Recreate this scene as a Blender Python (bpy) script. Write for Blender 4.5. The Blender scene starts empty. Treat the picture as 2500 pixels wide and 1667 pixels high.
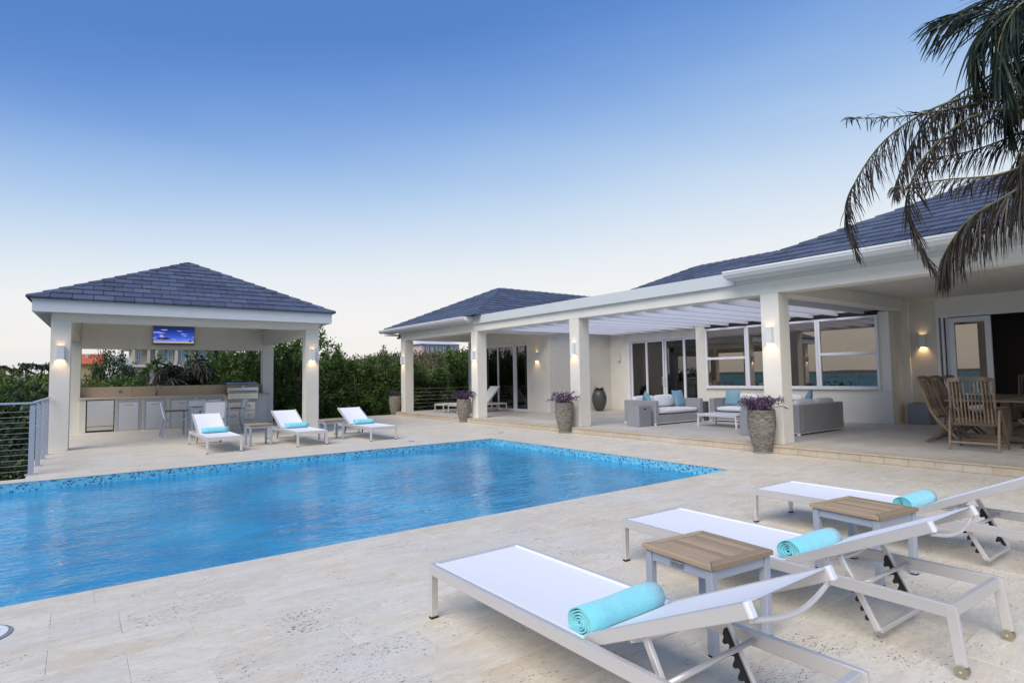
import bpy, bmesh, math, random
from mathutils import Vector, Matrix, noise
R=random.Random(7)
V=Vector
sc=bpy.context.scene
col=sc.collection
# ------------------------------------------------------------------ camera
cam_d=bpy.data.cameras.new('camera'); cam=bpy.data.objects.new('camera',cam_d); col.objects.link(cam)
cam_d.sensor_width=36; cam_d.lens=20.505; cam_d.clip_start=.05; cam_d.clip_end=9000
yaw,pitch,roll=.644051848,.0592759973,-.0157418011
cy,sy=math.cos(yaw),math.sin(yaw)
fw=V((sy*math.cos(pitch),cy*math.cos(pitch),math.sin(pitch))); r0=V((cy,-sy,0)); u0=r0.cross(fw)
rr=r0*math.cos(roll)+u0*math.sin(roll); uu=u0*math.cos(roll)-r0*math.sin(roll)
m3=Matrix((rr,uu,-fw)).transposed()
cam.matrix_world=Matrix.Translation((0,0,1.4))@m3.to_4x4()
sc.camera=cam
# ------------------------------------------------------------------ world
SUN_EL,SUN_AZ=math.radians(48),math.radians(245)
w=bpy.data.worlds.new('World'); sc.world=w; w.use_nodes=True
nt=w.node_tree; nt.nodes.clear(); N=nt.nodes.new; L=nt.links.new
out=N('ShaderNodeOutputWorld'); tc=N('ShaderNodeTexCoord'); sep=N('ShaderNodeSeparateXYZ'); L(tc.outputs['Generated'],sep.inputs[0])
ramp=N('ShaderNodeValToRGB'); cr=ramp.color_ramp
kx=N('ShaderNodeMath'); kx.operation='MULTIPLY_ADD'; L(sep.outputs['X'],kx.inputs[0]); kx.inputs[1].default_value=-.40; kx.inputs[2].default_value=1.20
hz=N('ShaderNodeTexNoise'); hm=N('ShaderNodeMapping'); L(tc.outputs['Generated'],hm.inputs[0]); hm.inputs['Scale'].default_value=(1.2,1.2,5); L(hm.outputs[0],hz.inputs[0]); hz.inputs['Scale'].default_value=1.5; hz.inputs['Detail'].default_value=3
hk=N('ShaderNodeMath'); hk.operation='MULTIPLY_ADD'; L(hz.outputs[0],hk.inputs[0]); hk.inputs[1].default_value=.16; hk.inputs[2].default_value=-.08
hk2=N('ShaderNodeMath'); hk2.operation='ADD'; L(kx.outputs[0],hk2.inputs[0]); L(hk.outputs[0],hk2.inputs[1])
kz=N('ShaderNodeMath'); kz.operation='MULTIPLY'; L(sep.outputs['Z'],kz.inputs[0]); L(hk2.outputs[0],kz.inputs[1]); L(kz.outputs[0],ramp.inputs[0])
stops=[(0,(.57,.57,.60)),(.03,(.67,.645,.61)),(.12,(.68,.67,.655)),(.20,(.57,.62,.67)),(.30,(.33,.465,.64)),(.42,(.135,.265,.55)),(.55,(.062,.160,.43)),(1,(.05,.14,.38))]
while len(cr.elements)<len(stops): cr.elements.new(.5)
for e,(p,c) in zip(cr.elements,stops): e.position=p; e.color=(*c,1)
cr.interpolation='B_SPLINE'
# faint clouds low in the sky
mp=N('ShaderNodeMapping'); L(tc.outputs['Generated'],mp.inputs[0]); mp.inputs['Scale'].default_value=(3,3,14)
nz=N('ShaderNodeTexNoise'); L(mp.outputs[0],nz.inputs[0]); nz.inputs['Scale'].default_value=1.6; nz.inputs['Detail'].default_value=5
cr2=N('ShaderNodeValToRGB'); L(nz.outputs[0],cr2.inputs[0]); cr2.color_ramp.elements[0].position=.50; cr2.color_ramp.elements[1].position=.72
mr=N('ShaderNodeMapRange'); L(sep.outputs['Z'],mr.inputs[0]); mr.inputs[1].default_value=.0; mr.inputs[2].default_value=.16; mr.inputs[3].default_value=.30; mr.inputs[4].default_value=0
mul=N('ShaderNodeMath'); mul.operation='MULTIPLY'; L(cr2.outputs[0],mul.inputs[0]); L(mr.outputs[0],mul.inputs[1])
mixc=N('ShaderNodeMix'); mixc.data_type='RGBA'; L(mul.outputs[0],mixc.inputs[0]); L(ramp.outputs[0],mixc.inputs[6]); mixc.inputs[7].default_value=(.42,.48,.62,1)
bg=N('ShaderNodeBackground'); L(mixc.outputs[2],bg.inputs[0]); bg.inputs[1].default_value=1.0
sky=N('ShaderNodeTexSky'); sky.sky_type='NISHITA'; sky.sun_disc=False; sky.sun_elevation=SUN_EL; sky.sun_rotation=SUN_AZ
bg2=N('ShaderNodeBackground'); L(sky.outputs[0],bg2.inputs[0]); bg2.inputs[1].default_value=.004
add=N('ShaderNodeAddShader'); L(bg.outputs[0],add.inputs[0]); L(bg2.outputs[0],add.inputs[1]); L(add.outputs[0],out.inputs[0])
# very soft dusk glow from behind the camera's left shoulder
sun=bpy.data.lights.new('sun','SUN'); sun.energy=2.7; sun.angle=math.radians(48); sun.color=(1,.93,.84)
so=bpy.data.objects.new('sun',sun); col.objects.link(so)
sd=V((math.sin(SUN_AZ)*math.cos(SUN_EL),math.cos(SUN_AZ)*math.cos(SUN_EL),math.sin(SUN_EL)))
so.rotation_euler=sd.to_track_quat('Z','Y').to_euler()
sc.view_settings.view_transform='Standard'; sc.view_settings.look='None'; sc.view_settings.exposure=0.4; sc.view_settings.gamma=1
sc.view_settings.use_curve_mapping=False
sc.render.engine='CYCLES'
sc.cycles.max_bounces=8; sc.cycles.transparent_max_bounces=12

# ------------------------------------------------------------------ materials
def nodes(name):
    m=bpy.data.materials.new(name); m.use_nodes=True; t=m.node_tree; return m,t,t.nodes['Principled BSDF']
def setp(b,**k):
    for n,v in k.items():
        n={'rough':'Roughness','metal':'Metallic','col':'Base Color','ior':'IOR','spec':'Specular IOR Level','trans':'Transmission Weight','emit':'Emission Color','es':'Emission Strength','sheen':'Sheen Weight','coat':'Coat Weight'}[n]
        if isinstance(v,tuple): v=(*v,1)
        b.inputs[n].default_value=v
def simple(name,c,rough=.6,metal=0,vary=.06,bump=0,scale=8,obj=False,aniso=None,edge=None,**k):
    """colour with low-frequency noise, per-piece variation (attribute v) and fine relief"""
    m,t,b=nodes(name); setp(b,rough=rough,metal=metal,**k); n=t.nodes.new; l=t.links.new
    if obj: co=n('ShaderNodeTexCoord').outputs['Object']
    else: co=n('ShaderNodeNewGeometry').outputs['Position']
    if aniso:
        mp=n('ShaderNodeMapping'); l(co,mp.inputs[0]); mp.inputs['Scale'].default_value=aniso; co=mp.outputs[0]
    nz=n('ShaderNodeTexNoise'); l(co,nz.inputs[0]); nz.inputs['Scale'].default_value=scale; nz.inputs['Detail'].default_value=6; nz.inputs['Roughness'].default_value=.6
    at=n('ShaderNodeAttribute'); at.attribute_name='v'
    s=n('ShaderNodeMath'); s.operation='ADD'; l(nz.outputs[0],s.inputs[0]); l(at.outputs['Fac'],s.inputs[1])
    mr=n('ShaderNodeMapRange'); l(s.outputs[0],mr.inputs[0]); mr.inputs[1].default_value=.3; mr.inputs[2].default_value=1.7; mr.inputs[3].default_value=1-vary*1.5; mr.inputs[4].default_value=1+vary*1.5
    hs=n('ShaderNodeMix'); hs.data_type='RGBA'; hs.blend_type='MULTIPLY'; hs.inputs[0].default_value=1; hs.inputs[6].default_value=(*c,1); l(mr.outputs[0],hs.inputs[7]); l(hs.outputs[2],b.inputs['Base Color'])
    rr_=n('ShaderNodeMapRange'); l(nz.outputs[0],rr_.inputs[0]); rr_.inputs[3].default_value=max(0,rough-.08); rr_.inputs[4].default_value=min(1,rough+.08); l(rr_.outputs[0],b.inputs['Roughness'])
    if bump:
        nb=n('ShaderNodeTexNoise'); l(co,nb.inputs[0]); nb.inputs['Scale'].default_value=scale*9; nb.inputs['Detail'].default_value=4
        bp=n('ShaderNodeBump'); bp.inputs['Strength'].default_value=bump; bp.inputs['Distance'].default_value=.004; l(nb.outputs[0],bp.inputs['Height']); l(bp.outputs[0],b.inputs['Normal'])
    return m
def travertine(name,base,warm,holes=.5,bright=1.0):
    m,t,b=nodes(name); n=t.nodes.new; l=t.links.new
    g=n('ShaderNodeNewGeometry'); at=n('ShaderNodeAttribute'); at.attribute_name='v'
    off=n('ShaderNodeVectorMath'); off.operation='SCALE'; off.inputs[0].default_value=(13,7,3); l(at.outputs['Fac'],off.inputs['Scale'])
    ad=n('ShaderNodeVectorMath'); ad.operation='ADD'; l(g.outputs['Position'],ad.inputs[0]); l(off.outputs[0],ad.inputs[1])
    def noi(sc_,det,mapping=None,src=None,rough=.6):
        x=n('ShaderNodeTexNoise'); x.inputs['Scale'].default_value=sc_; x.inputs['Detail'].default_value=det; x.inputs['Roughness'].default_value=rough
        s_=src or ad.outputs[0]
        if mapping:
            mp=n('ShaderNodeMapping'); mp.inputs['Scale'].default_value=mapping; l(s_,mp.inputs[0]); s_=mp.outputs[0]
        l(s_,x.inputs[0]); return x.outputs[0]
    def ramp_(src,a,bb,c0=(0,0,0),c1=(1,1,1)):
        x=n('ShaderNodeValToRGB'); l(src,x.inputs[0]); x.color_ramp.elements[0].position=a; x.color_ramp.elements[1].position=bb
        x.color_ramp.elements[0].color=(*c0,1); x.color_ramp.elements[1].color=(*c1,1); return x.outputs[0]
    def mix(f,a,c,bt='MIX'):
        x=n('ShaderNodeMix'); x.data_type='RGBA'; x.blend_type=bt
        if isinstance(f,float): x.inputs[0].default_value=f
        else: l(f,x.inputs[0])
        for i,q in ((6,a),(7,c)):
            if isinstance(q,tuple): x.inputs[i].default_value=(*q,1)
            else: l(q,x.inputs[i])
        return x.outputs[2]
    bands=noi(2.6,5,(.7,2.2,2.2)); c=mix(ramp_(bands,.46,.66),base,warm)
    blot=noi(9,5,(.6,1.6,1.6)); c=mix(ramp_(blot,.44,.66,(0,0,0),(.8,.8,.8)),c,tuple(x*.84 for x in base))
    fine=noi(34,4,(.5,1.3,1.3)); c=mix(ramp_(fine,.40,.70,(0,0,0),(.5,.5,.5)),c,tuple(x*.80 for x in warm)); stain=noi(.55,3,None,g.outputs['Position']); c=mix(ramp_(stain,.52,.75,(0,0,0),(.45,.45,.45)),c,tuple(x*.82 for x in warm))
    pale=noi(1.1,3,None,g.outputs['Position']); c=mix(ramp_(pale,.45,.72,(0,0,0),(.55,.55,.55)),c,(.64*bright,.63*bright,.60*bright))
    tv=n('ShaderNodeMapRange'); l(at.outputs['Fac'],tv.inputs[0]); tv.inputs[3].default_value=.965; tv.inputs[4].default_value=1.03
    c=mix(1.0,c,tv.outputs[0],'MULTIPLY')
    # pits: small dark holes gathered in patches
    pt=noi(92,2,(.6,1,1),None,.6); patch=noi(2.3,4,None,ad.outputs[0]); 
    ph=n('ShaderNodeMath'); ph.operation='MULTIPLY_ADD'; l(patch,ph.inputs[0]); ph.inputs[1].default_value=.5; l(pt,ph.inputs[2])
    p2=n('ShaderNodeMath'); p2.operation='SUBTRACT'; l(ph.outputs[0],p2.inputs[0]); p2.inputs[1].default_value=.3
    hole=ramp_(p2.outputs[0],.625,.665,(0,0,0),(holes,holes,holes)); 
    c=mix(hole,c,(.075,.06,.045))
    l(c,b.inputs['Base Color'])
    rg=n('ShaderNodeMapRange'); l(blot,rg.inputs[0]); rg.inputs[3].default_value=.38; rg.inputs[4].default_value=.62; l(rg.outputs[0],b.inputs['Roughness'])
    bp=n('ShaderNodeBump'); bp.inputs['Strength'].default_value=.5; bp.inputs['Distance'].default_value=.004; bp.invert=True; l(hole,bp.inputs['Height'])
    b2=n('ShaderNodeBump'); b2.inputs['Strength'].default_value=.25; b2.inputs['Distance'].default_value=.003; l(blot,b2.inputs['Height']); l(bp.outputs[0],b2.inputs['Normal']); l(b2.outputs[0],b.inputs['Normal'])
    return m
M={}
M['trav']=travertine('travertine',(.71,.655,.54),(.63,.53,.39),.9)
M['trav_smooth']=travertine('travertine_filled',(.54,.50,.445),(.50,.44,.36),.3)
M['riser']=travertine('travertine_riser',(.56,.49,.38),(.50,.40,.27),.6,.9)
M['grout']=simple('grout',(.60,.58,.56),.9,vary=.1,scale=5)
M['stucco']=simple('stucco',(.71,.685,.615),.88,vary=.09,bump=.45,scale=2.2)
M['white']=simple('white_trim_paint',(.68,.69,.69),.5,vary=.05,bump=.05,scale=2)
M['parapet']=simple('pale_parapet_paint',(.55,.58,.575),.7,vary=.05,bump=.1,scale=1)
M['alu_white']=simple('white_lacquered_frame',(.74,.75,.79),.35,vary=.03,scale=3)
M['fin']=simple('white_fin_paint',(.86,.86,.92),.45,vary=.04,scale=2)
M['roof']=simple('slate_roof_tile',(.080,.094,.140),.5,vary=.22,bump=.6,scale=5,aniso=(1,1,1))
M['roofslab']=simple('roof_underlay',(.03,.03,.04),.9)
M['redtrim']=simple('mortar_bead',(.16,.10,.09),.9)
M['alu']=simple('brushed_aluminium',(.70,.675,.655),.40,metal=.55,vary=.05,scale=30,obj=True,aniso=(1,.06,1))
M['sling']=simple('white_sling_mesh',(.78,.79,.82),.7,vary=.03,bump=.3,scale=60,obj=True)
M['powder']=simple('grey_blue_powder_coat',(.37,.41,.475),.42,vary=.04,scale=12,obj=True)
M['rubber']=simple('black_rubber',(.02,.02,.022),.6)
M['amber']=simple('amber_plastic',(.48,.43,.30),.2,obj=True,trans=.5)
M['teak']=simple('oiled_teak',(.37,.27,.17),.55,vary=.22,bump=.3,scale=9,obj=True,aniso=(6,.5,6))
M['oldteak']=simple('weathered_teak',(.20,.145,.095),.7,vary=.42,bump=.5,scale=10,obj=True,aniso=(5,5,.7))
M['towel']=simple('aqua_terry',(.22,.70,.77),.95,vary=.14,bump=1.0,scale=28,obj=True,sheen=.5)
M['wickerframe']=M['alu_white']
M['cushion']=simple('white_cushion',(.78,.78,.80),.9,vary=.03,bump=.4,scale=14,obj=True)
M['pillow']=simple('dusty_blue_linen',(.20,.36,.44),.9,vary=.1,bump=.6,scale=40,obj=True)
M['concrete']=simple('grey_concrete',(.24,.25,.275),.8,vary=.12,bump=.3,scale=6,obj=True)
M['soil']=simple('soil',(.06,.045,.03),.95)
M['potstone']=simple('stacked_pebble_stone',(.22,.20,.165),.9,vary=.34,bump=.6,scale=25,obj=True)
M['darkpot']=simple('dark_glazed_pot',(.07,.075,.07),.35,vary=.3,scale=9,obj=True)
M['purple']=simple('purple_leaf',(.055,.018,.07),.5,vary=.5,scale=20,obj=True)
M['steel']=simple('stainless_steel',(.62,.60,.57),.22,metal=1,vary=.05,scale=10,obj=True,aniso=(.3,1,14))
M['steeldoor']=simple('brushed_steel_door',(.66,.66,.69),.38,metal=.85,vary=.06,scale=7,obj=True,aniso=(6,1,.3))
M['black']=simple('black_enamel',(.015,.015,.017),.35)
M['counter']=simple('cut_stone_counter',(.58,.51,.41),.5,vary=.12,bump=.15,scale=10)
M['splash']=simple('tan_stone_backsplash',(.54,.42,.30),.55,vary=.05,bump=.2,scale=12)
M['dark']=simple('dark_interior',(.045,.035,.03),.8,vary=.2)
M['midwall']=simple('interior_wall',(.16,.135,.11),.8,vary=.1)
M['wood_in']=simple('lamplight_toned_wood',(.80,.45,.22),.5,vary=.2,obj=True)  # slat colour brightened in place of lamplight inside the room
M['turq']=simple('turquoise_bowl_glaze',(.05,.42,.42),.3)
M['bedding']=simple('cream_bedding',(.60,.55,.45),.9,vary=.1,bump=.4,obj=True)
M['curtain']=simple('grey_curtain',(.42,.40,.36),.9,vary=.1)
M['bark']=simple('bark',(.12,.09,.065),.95,vary=.4,bump=.8,scale=12,obj=True,aniso=(1,1,.3))
M['pool']=simple('blue_pool_plaster',(.10,.42,.66),.7,vary=.08,scale=2)
M['plastic_white']=simple('white_plastic',(.70,.72,.76),.4)
M['vilwall']=simple('cream_villa_render',(.56,.50,.42),.85,vary=.08,scale=.6)
M['pinkwall']=simple('pink_house_render',(.66,.49,.50),.85,vary=.06,scale=.6)
M['yelwall']=simple('yellow_house_render',(.66,.50,.26),.85,vary=.06)
M['orangeroof']=simple('orange_clay_roof',(.42,.11,.05),.8,vary=.2,scale=1)
M['paleroof']=simple('pale_metal_roof',(.50,.54,.62),.5,vary=.06)
M['teal']=simple('teal_shutter_paint',(.06,.28,.30),.6)
M['bluepane']=simple('sky_lit_window_pane',(.22,.34,.44),.1,vary=.1)
def leafmat(name,c0,c1,c2=None,rough=.5):
    m,t,b=nodes(name); n=t.nodes.new; l=t.links.new; at=n('ShaderNodeAttribute'); at.attribute_name='v'
    r=n('ShaderNodeValToRGB'); l(at.outputs['Fac'],r.inputs[0]); r.color_ramp.elements[0].color=(*c0,1); r.color_ramp.elements[1].color=(*c1,1)
    if c2: e=r.color_ramp.elements.new(.93); e.color=(*c1,1); r.color_ramp.elements[-1].color=(*c2,1)
    l(r.outputs[0],b.inputs['Base Color']); setp(b,rough=rough,spec=.3)
    tr=n('ShaderNodeBsdfTranslucent'); l(r.outputs[0],tr.inputs[0]); mx=n('ShaderNodeMixShader'); mx.inputs[0].default_value=.25; l(b.outputs[0],mx.inputs[1]); l(tr.outputs[0],mx.inputs[2])
    l(mx.outputs[0],t.nodes['Material Output'].inputs[0]); return m
M['leafA']=leafmat('glossy_green_leaf',(.025,.05,.014),(.15,.25,.055),(.30,.40,.12))
M['leafB']=leafmat('dark_green_leaf',(.018,.035,.016),(.075,.12,.045),(.13,.18,.07))
M['leafC']=leafmat('yellow_green_leaf',(.07,.10,.02),(.22,.24,.06),(.34,.30,.10))
M['leafD']=leafmat('dry_scrub_leaf',(.05,.06,.025),(.17,.15,.07),(.28,.19,.09))
M['palmgreen']=leafmat('palm_leaflet_green',(.010,.020,.014),(.038,.062,.042))
M['palmdry']=leafmat('palm_leaflet_dry',(.016,.014,.012),(.085,.070,.055),(.16,.13,.09))
M['rachis']=simple('palm_rachis',(.17,.16,.075),.5,vary=.35,scale=5)
# wicker: fine woven relief
def wicker():
    m,t,b=nodes('grey_wicker'); n=t.nodes.new; l=t.links.new; co=n('ShaderNodeTexCoord').outputs['Object']
    ws=[]
    for i,(s_,ax) in enumerate(((26,'Z'),(9,'X'),(9,'Y'))):
        x=n('ShaderNodeTexWave'); x.bands_direction=ax; x.inputs['Scale'].default_value=s_; x.inputs['Distortion'].default_value=.6; l(co,x.inputs[0]); ws.append(x.outputs['Fac'])
    a=n('ShaderNodeMath'); a.operation='ADD'; l(ws[1],a.inputs[0]); l(ws[2],a.inputs[1])
    c=n('ShaderNodeMath'); c.operation='MULTIPLY_ADD'; l(a.outputs[0],c.inputs[0]); c.inputs[1].default_value=.35; l(ws[0],c.inputs[2])
    r=n('ShaderNodeValToRGB'); l(c.outputs[0],r.inputs[0]); r.color_ramp.elements[0].color=(.16,.16,.165,1); r.color_ramp.elements[1].color=(.44,.44,.45,1); r.color_ramp.elements[0].position=.1; r.color_ramp.elements[1].position=1
    l(r.outputs[0],b.inputs['Base Color']); b.inputs['Roughness'].default_value=.6
    bp=n('ShaderNodeBump'); bp.inputs['Strength'].default_value=.6; bp.inputs['Distance'].default_value=.006; l(c.outputs[0],bp.inputs['Height']); l(bp.outputs[0],b.inputs['Normal']); return m
M['wicker']=wicker()
def glassmat(name,tint,refl,through):
    m,t,b=nodes(name); n=t.nodes.new; l=t.links.new; t.nodes.remove(b)
    tr=n('ShaderNodeBsdfTransparent'); tr.inputs[0].default_value=(*through,1)
    gl=n('ShaderNodeBsdfGlossy'); gl.inputs['Roughness'].default_value=.0; gl.inputs['Color'].default_value=(*tint,1)
    lw=n('ShaderNodeLayerWeight'); lw.inputs[0].default_value=.35
    mr=n('ShaderNodeMapRange'); l(lw.outputs['Fresnel'],mr.inputs[0]); mr.inputs[3].default_value=refl; mr.inputs[4].default_value=.95
    mx=n('ShaderNodeMixShader'); l(mr.outputs[0],mx.inputs[0]); l(tr.outputs[0],mx.inputs[1]); l(gl.outputs[0],mx.inputs[2])
    l(mx.outputs[0],t.nodes['Material Output'].inputs[0]); return m
M['glass']=glassmat('tinted_window_glass',(.62,.55,.48),.38,(.62,.60,.55))
M['glassd']=glassmat('dark_door_glass',(.62,.60,.58),.13,(.60,.60,.58))
def watermat():
    m,t,b=nodes('pool_water'); n=t.nodes.new; l=t.links.new; g=n('ShaderNodeNewGeometry').outputs['Position']
    setp(b,rough=.03,ior=1.75,spec=.5)
    def noi(sc_,det,mapping,dist=0):
        mp=n('ShaderNodeMapping'); mp.inputs['Scale'].default_value=mapping; mp.inputs['Rotation'].default_value=(0,0,.35); l(g,mp.inputs[0]); x=n('ShaderNodeTexNoise'); x.inputs['Scale'].default_value=sc_; x.inputs['Detail'].default_value=det; x.inputs['Distortion'].default_value=dist; l(mp.outputs[0],x.inputs[0]); return x.outputs[0]
    big=noi(.8,2,(1,1,1)); r=n('ShaderNodeValToRGB'); l(big,r.inputs[0]); r.color_ramp.elements[0].position=.35; r.color_ramp.elements[1].position=.7
    r.color_ramp.elements[0].color=(.006,.215,.44,1); r.color_ramp.elements[1].color=(.014,.345,.60,1); l(r.outputs[0],b.inputs['Base Color'])
    h1=noi(2.0,2,(.45,1.5,1),.5); h2=noi(7.5,3,(.4,1.6,1),.9); h3=noi(24,2,(.5,1.4,1),.4)
    a=n('ShaderNodeMath'); a.operation='MULTIPLY_ADD'; l(h2,a.inputs[0]); a.inputs[1].default_value=.6; l(h1,a.inputs[2])
    c=n('ShaderNodeMath'); c.operation='MULTIPLY_ADD'; l(h3,c.inputs[0]); c.inputs[1].default_value=.10; l(a.outputs[0],c.inputs[2])
    bp=n('ShaderNodeBump'); bp.inputs['Strength'].default_value=1; bp.inputs['Distance'].default_value=.024; l(c.outputs[0],bp.inputs['Height']); l(bp.outputs[0],b.inputs['Normal']); return m
M['water']=watermat()
def mosaicmat():
    m,t,b=nodes('glass_mosaic'); n=t.nodes.new; l=t.links.new; at=n('ShaderNodeAttribute'); at.attribute_name='v'
    r=n('ShaderNodeValToRGB'); r.color_ramp.interpolation='CONSTANT'; l(at.outputs['Fac'],r.inputs[0]); e=r.color_ramp.elements
    e[0].color=(.15,.55,.74,1); e[1].position=.34; e[1].color=(.22,.64,.80,1)
    for p,c in ((.62,(.12,.47,.70)),(.80,(.05,.27,.52)),(.90,(.025,.10,.27))):
        x=e.new(p); x.color=(*c,1)
    l(r.outputs[0],b.inputs['Base Color']); setp(b,rough=.15); return m
M['mosaic']=mosaicmat()
def emis(name,c,s):
    m,t,b=nodes(name); setp(b,col=(0,0,0),emit=c,es=s); return m
M['bulb']=emis('warm_lamp_glow',(1,.62,.25),9)
def seamat():
    m,t,b=nodes('sea_water'); n=t.nodes.new; l=t.links.new; setp(b,col=(.02,.17,.23),rough=.45,ior=1.33,spec=.25)
    x=n('ShaderNodeTexNoise'); x.inputs['Scale'].default_value=.4; l(n('ShaderNodeNewGeometry').outputs['Position'],x.inputs[0]); bp=n('ShaderNodeBump'); bp.inputs['Strength'].default_value=.6; l(x.outputs[0],bp.inputs['Height']); l(bp.outputs[0],b.inputs['Normal']); return m
M['sea']=seamat()
M['land']=simple('scrubby_ground',(.07,.085,.035),.95,vary=.5,scale=.3)
M['headland']=simple('distant_headland',(.10,.105,.08),.95,vary=.3,scale=.01)

# ------------------------------------------------------------------ mesh builder
class MB:
    def __init__(s): s.v=[]; s.f=[]; s.a=[]; s.bev=False
    def add(s,vs,fs,val=None,T=None):
        b=len(s.v); val=R.random() if val is None else val
        s.v.extend([tuple(T@V(p)) for p in vs] if T else [tuple(p) for p in vs])
        for f in fs: s.f.append(tuple(i+b for i in f)); s.a.append(val)
        return s
    def box(s,x0,x1,y0,y1,z0,z1,bev=0,val=None,T=None):
        if bev<=0:
            vs=[(x,y,z) for z in (z0,z1) for y in (y0,y1) for x in (x0,x1)]
            return s.add(vs,[(0,2,3,1),(4,5,7,6),(0,1,5,4),(2,6,7,3),(0,4,6,2),(1,3,7,5)],val,T)
        s.bev=True; bev=min(bev,(x1-x0)*.45,(y1-y0)*.45,(z1-z0)*.45)
        X=((x0,x0+bev),(x1,x1-bev));Y=((y0,y0+bev),(y1,y1-bev));Z=((z0,z0+bev),(z1,z1-bev))
        vs=[];idx={}
        for i in (0,1):
            for j in (0,1):
                for k in (0,1):
                    for a in range(3):
                        idx[i,j,k,a]=len(vs); vs.append((X[i][0 if a==0 else 1],Y[j][0 if a==1 else 1],Z[k][0 if a==2 else 1]))
        fs=[]
        q=((0,0),(1,0),(1,1),(0,1))
        for i in (0,1): fs.append(tuple(idx[i,j,k,0] for j,k in (q if i else q[::-1])))
        for j in (0,1): fs.append(tuple(idx[i,j,k,1] for k,i in (q if j else q[::-1])))
        for k in (0,1): fs.append(tuple(idx[i,j,k,2] for i,j in (q if k else q[::-1])))
        for i in (0,1):
            for j in (0,1):
                f=(idx[i,j,0,0],idx[i,j,0,1],idx[i,j,1,1],idx[i,j,1,0]); fs.append(f if (i==j) is False else f[::-1])
                f=(idx[i,0,j,0],idx[i,0,j,2],idx[i,1,j,2],idx[i,1,j,0]); fs.append(f if i==j else f[::-1])
                f=(idx[0,i,j,1],idx[0,i,j,2],idx[1,i,j,2],idx[1,i,j,1]); fs.append(f if i!=j else f[::-1])
                for k in (0,1):
                    f=(idx[i,j,k,0],idx[i,j,k,1],idx[i,j,k,2]); fs.append(f if (i+j+k)%2 else f[::-1])
        return s.add(vs,fs,val,T)
    def bar(s,p0,p1,w,h,bev=0,up=(0,0,1),val=None):
        p0,p1=V(p0),V(p1); d=p1-p0; Ln=d.length; y=d.normalized(); u=V(up)
        if abs(y.dot(u))>.98: u=V((1,0,0))
        x=y.cross(u).normalized(); z=x.cross(y)
        T=Matrix.Translation(p0)@Matrix((x,y,z)).transposed().to_4x4()
        return s.box(-w/2,w/2,0,Ln,-h/2,h/2,bev,val,T)
    def tube(s,pts,r,n=8,val=None,cap=True):
        pts=[V(p) for p in pts]; rs=r if isinstance(r,(list,tuple)) else [r]*len(pts); vs=[];fs=[]; ref=None
        for i,p in enumerate(pts):
            t=(pts[min(i+1,len(pts)-1)]-pts[max(i-1,0)]).normalized()
            if ref is None: ref=V((0,0,1)) if abs(t.z)<.9 else V((1,0,0))
            a=t.cross(ref).normalized(); b=t.cross(a); ref=-b if False else ref
            for k in range(n):
                an=2*math.pi*k/n; vs.append(p+(a*math.cos(an)+b*math.sin(an))*rs[i])
        for i in range(len(pts)-1):
            for k in range(n): fs.append((i*n+k,i*n+(k+1)%n,(i+1)*n+(k+1)%n,(i+1)*n+k))
        if cap: fs.append(tuple(range(n))[::-1]); fs.append(tuple((len(pts)-1)*n+k for k in range(n)))
        return s.add(vs,fs,val)
    def lathe(s,prof,n=24,c=(0,0,0),val=None,jit=0):
        vs=[];fs=[]
        for (r,z) in prof:
            for k in range(n): an=2*math.pi*k/n; vs.append((c[0]+r*math.cos(an),c[1]+r*math.sin(an),c[2]+z))
        for i in range(len(prof)-1):
            for k in range(n): fs.append((i*n+k,i*n+(k+1)%n,(i+1)*n+(k+1)%n,(i+1)*n+k))
        fs.append(tuple(range(n))[::-1]); fs.append(tuple((len(prof)-1)*n+k for k in range(n)))
        return s.add(vs,fs,val)
    def poly(s,vs,fs,val=None): return s.add(vs,fs,val)
    def build(s,name,mat,parent=None,smooth=False,kind=None,shear=None):
        v=s.v
        if shear: v=[shear(p) for p in v]
        xs=[p[0] for p in v];ys=[p[1] for p in v];zs=[p[2] for p in v]
        o_=((min(xs)+max(xs))/2,(min(ys)+max(ys))/2,min(zs))
        if parent is not None and parent.type=='MESH': po=V(parent['_o']) 
        else: po=V((0,0,0))
        me=bpy.data.meshes.new(name); me.from_pydata([(p[0]-o_[0],p[1]-o_[1],p[2]-o_[2]) for p in v],[],s.f)
        at=me.attributes.new('v','FLOAT','FACE'); at.data.foreach_set('value',s.a)
        me.materials.append(mat)
        if s.bev or smooth:
            bm=bmesh.new(); bm.from_mesh(me)
            if len(bm.faces)<20000 and s.bev: bmesh.ops.recalc_face_normals(bm,faces=bm.faces)
            bm.to_mesh(me); bm.free()
        if smooth: me.polygons.foreach_set('use_smooth',[True]*len(me.polygons))
        me.update()
        o=bpy.data.objects.new(name,me); col.objects.link(o)
        if parent is not None: o.parent=parent
        o.location=V(o_)-po; o['_o']=o_
        if kind: o['kind']=kind
        return o
def tag(o,label=None,cat=None,group=None,kind=None):
    if label: o['label']=label
    if cat: o['category']=cat
    if group: o['group']=group
    if kind: o['kind']=kind
    return o
def empty(name,loc=(0,0,0),rz=0,label=None,cat=None,group=None):
    o=bpy.data.objects.new(name,None); col.objects.link(o); o.location=loc; o.rotation_euler=(0,0,rz); o.empty_display_size=.2
    return tag(o,label,cat,group)
def copy_tree(o,parent=None):
    c=o.copy(); col.objects.link(c); c.parent=parent
    for ch in list(o.children): copy_tree(ch,c)
    return c
def inst(o,loc,rz=0,label=None,scale=None):
    c=copy_tree(o); c.location=loc; c.rotation_euler=(0,0,rz)
    if label: c['label']=label
    if scale: c.scale=scale
    return c
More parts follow.
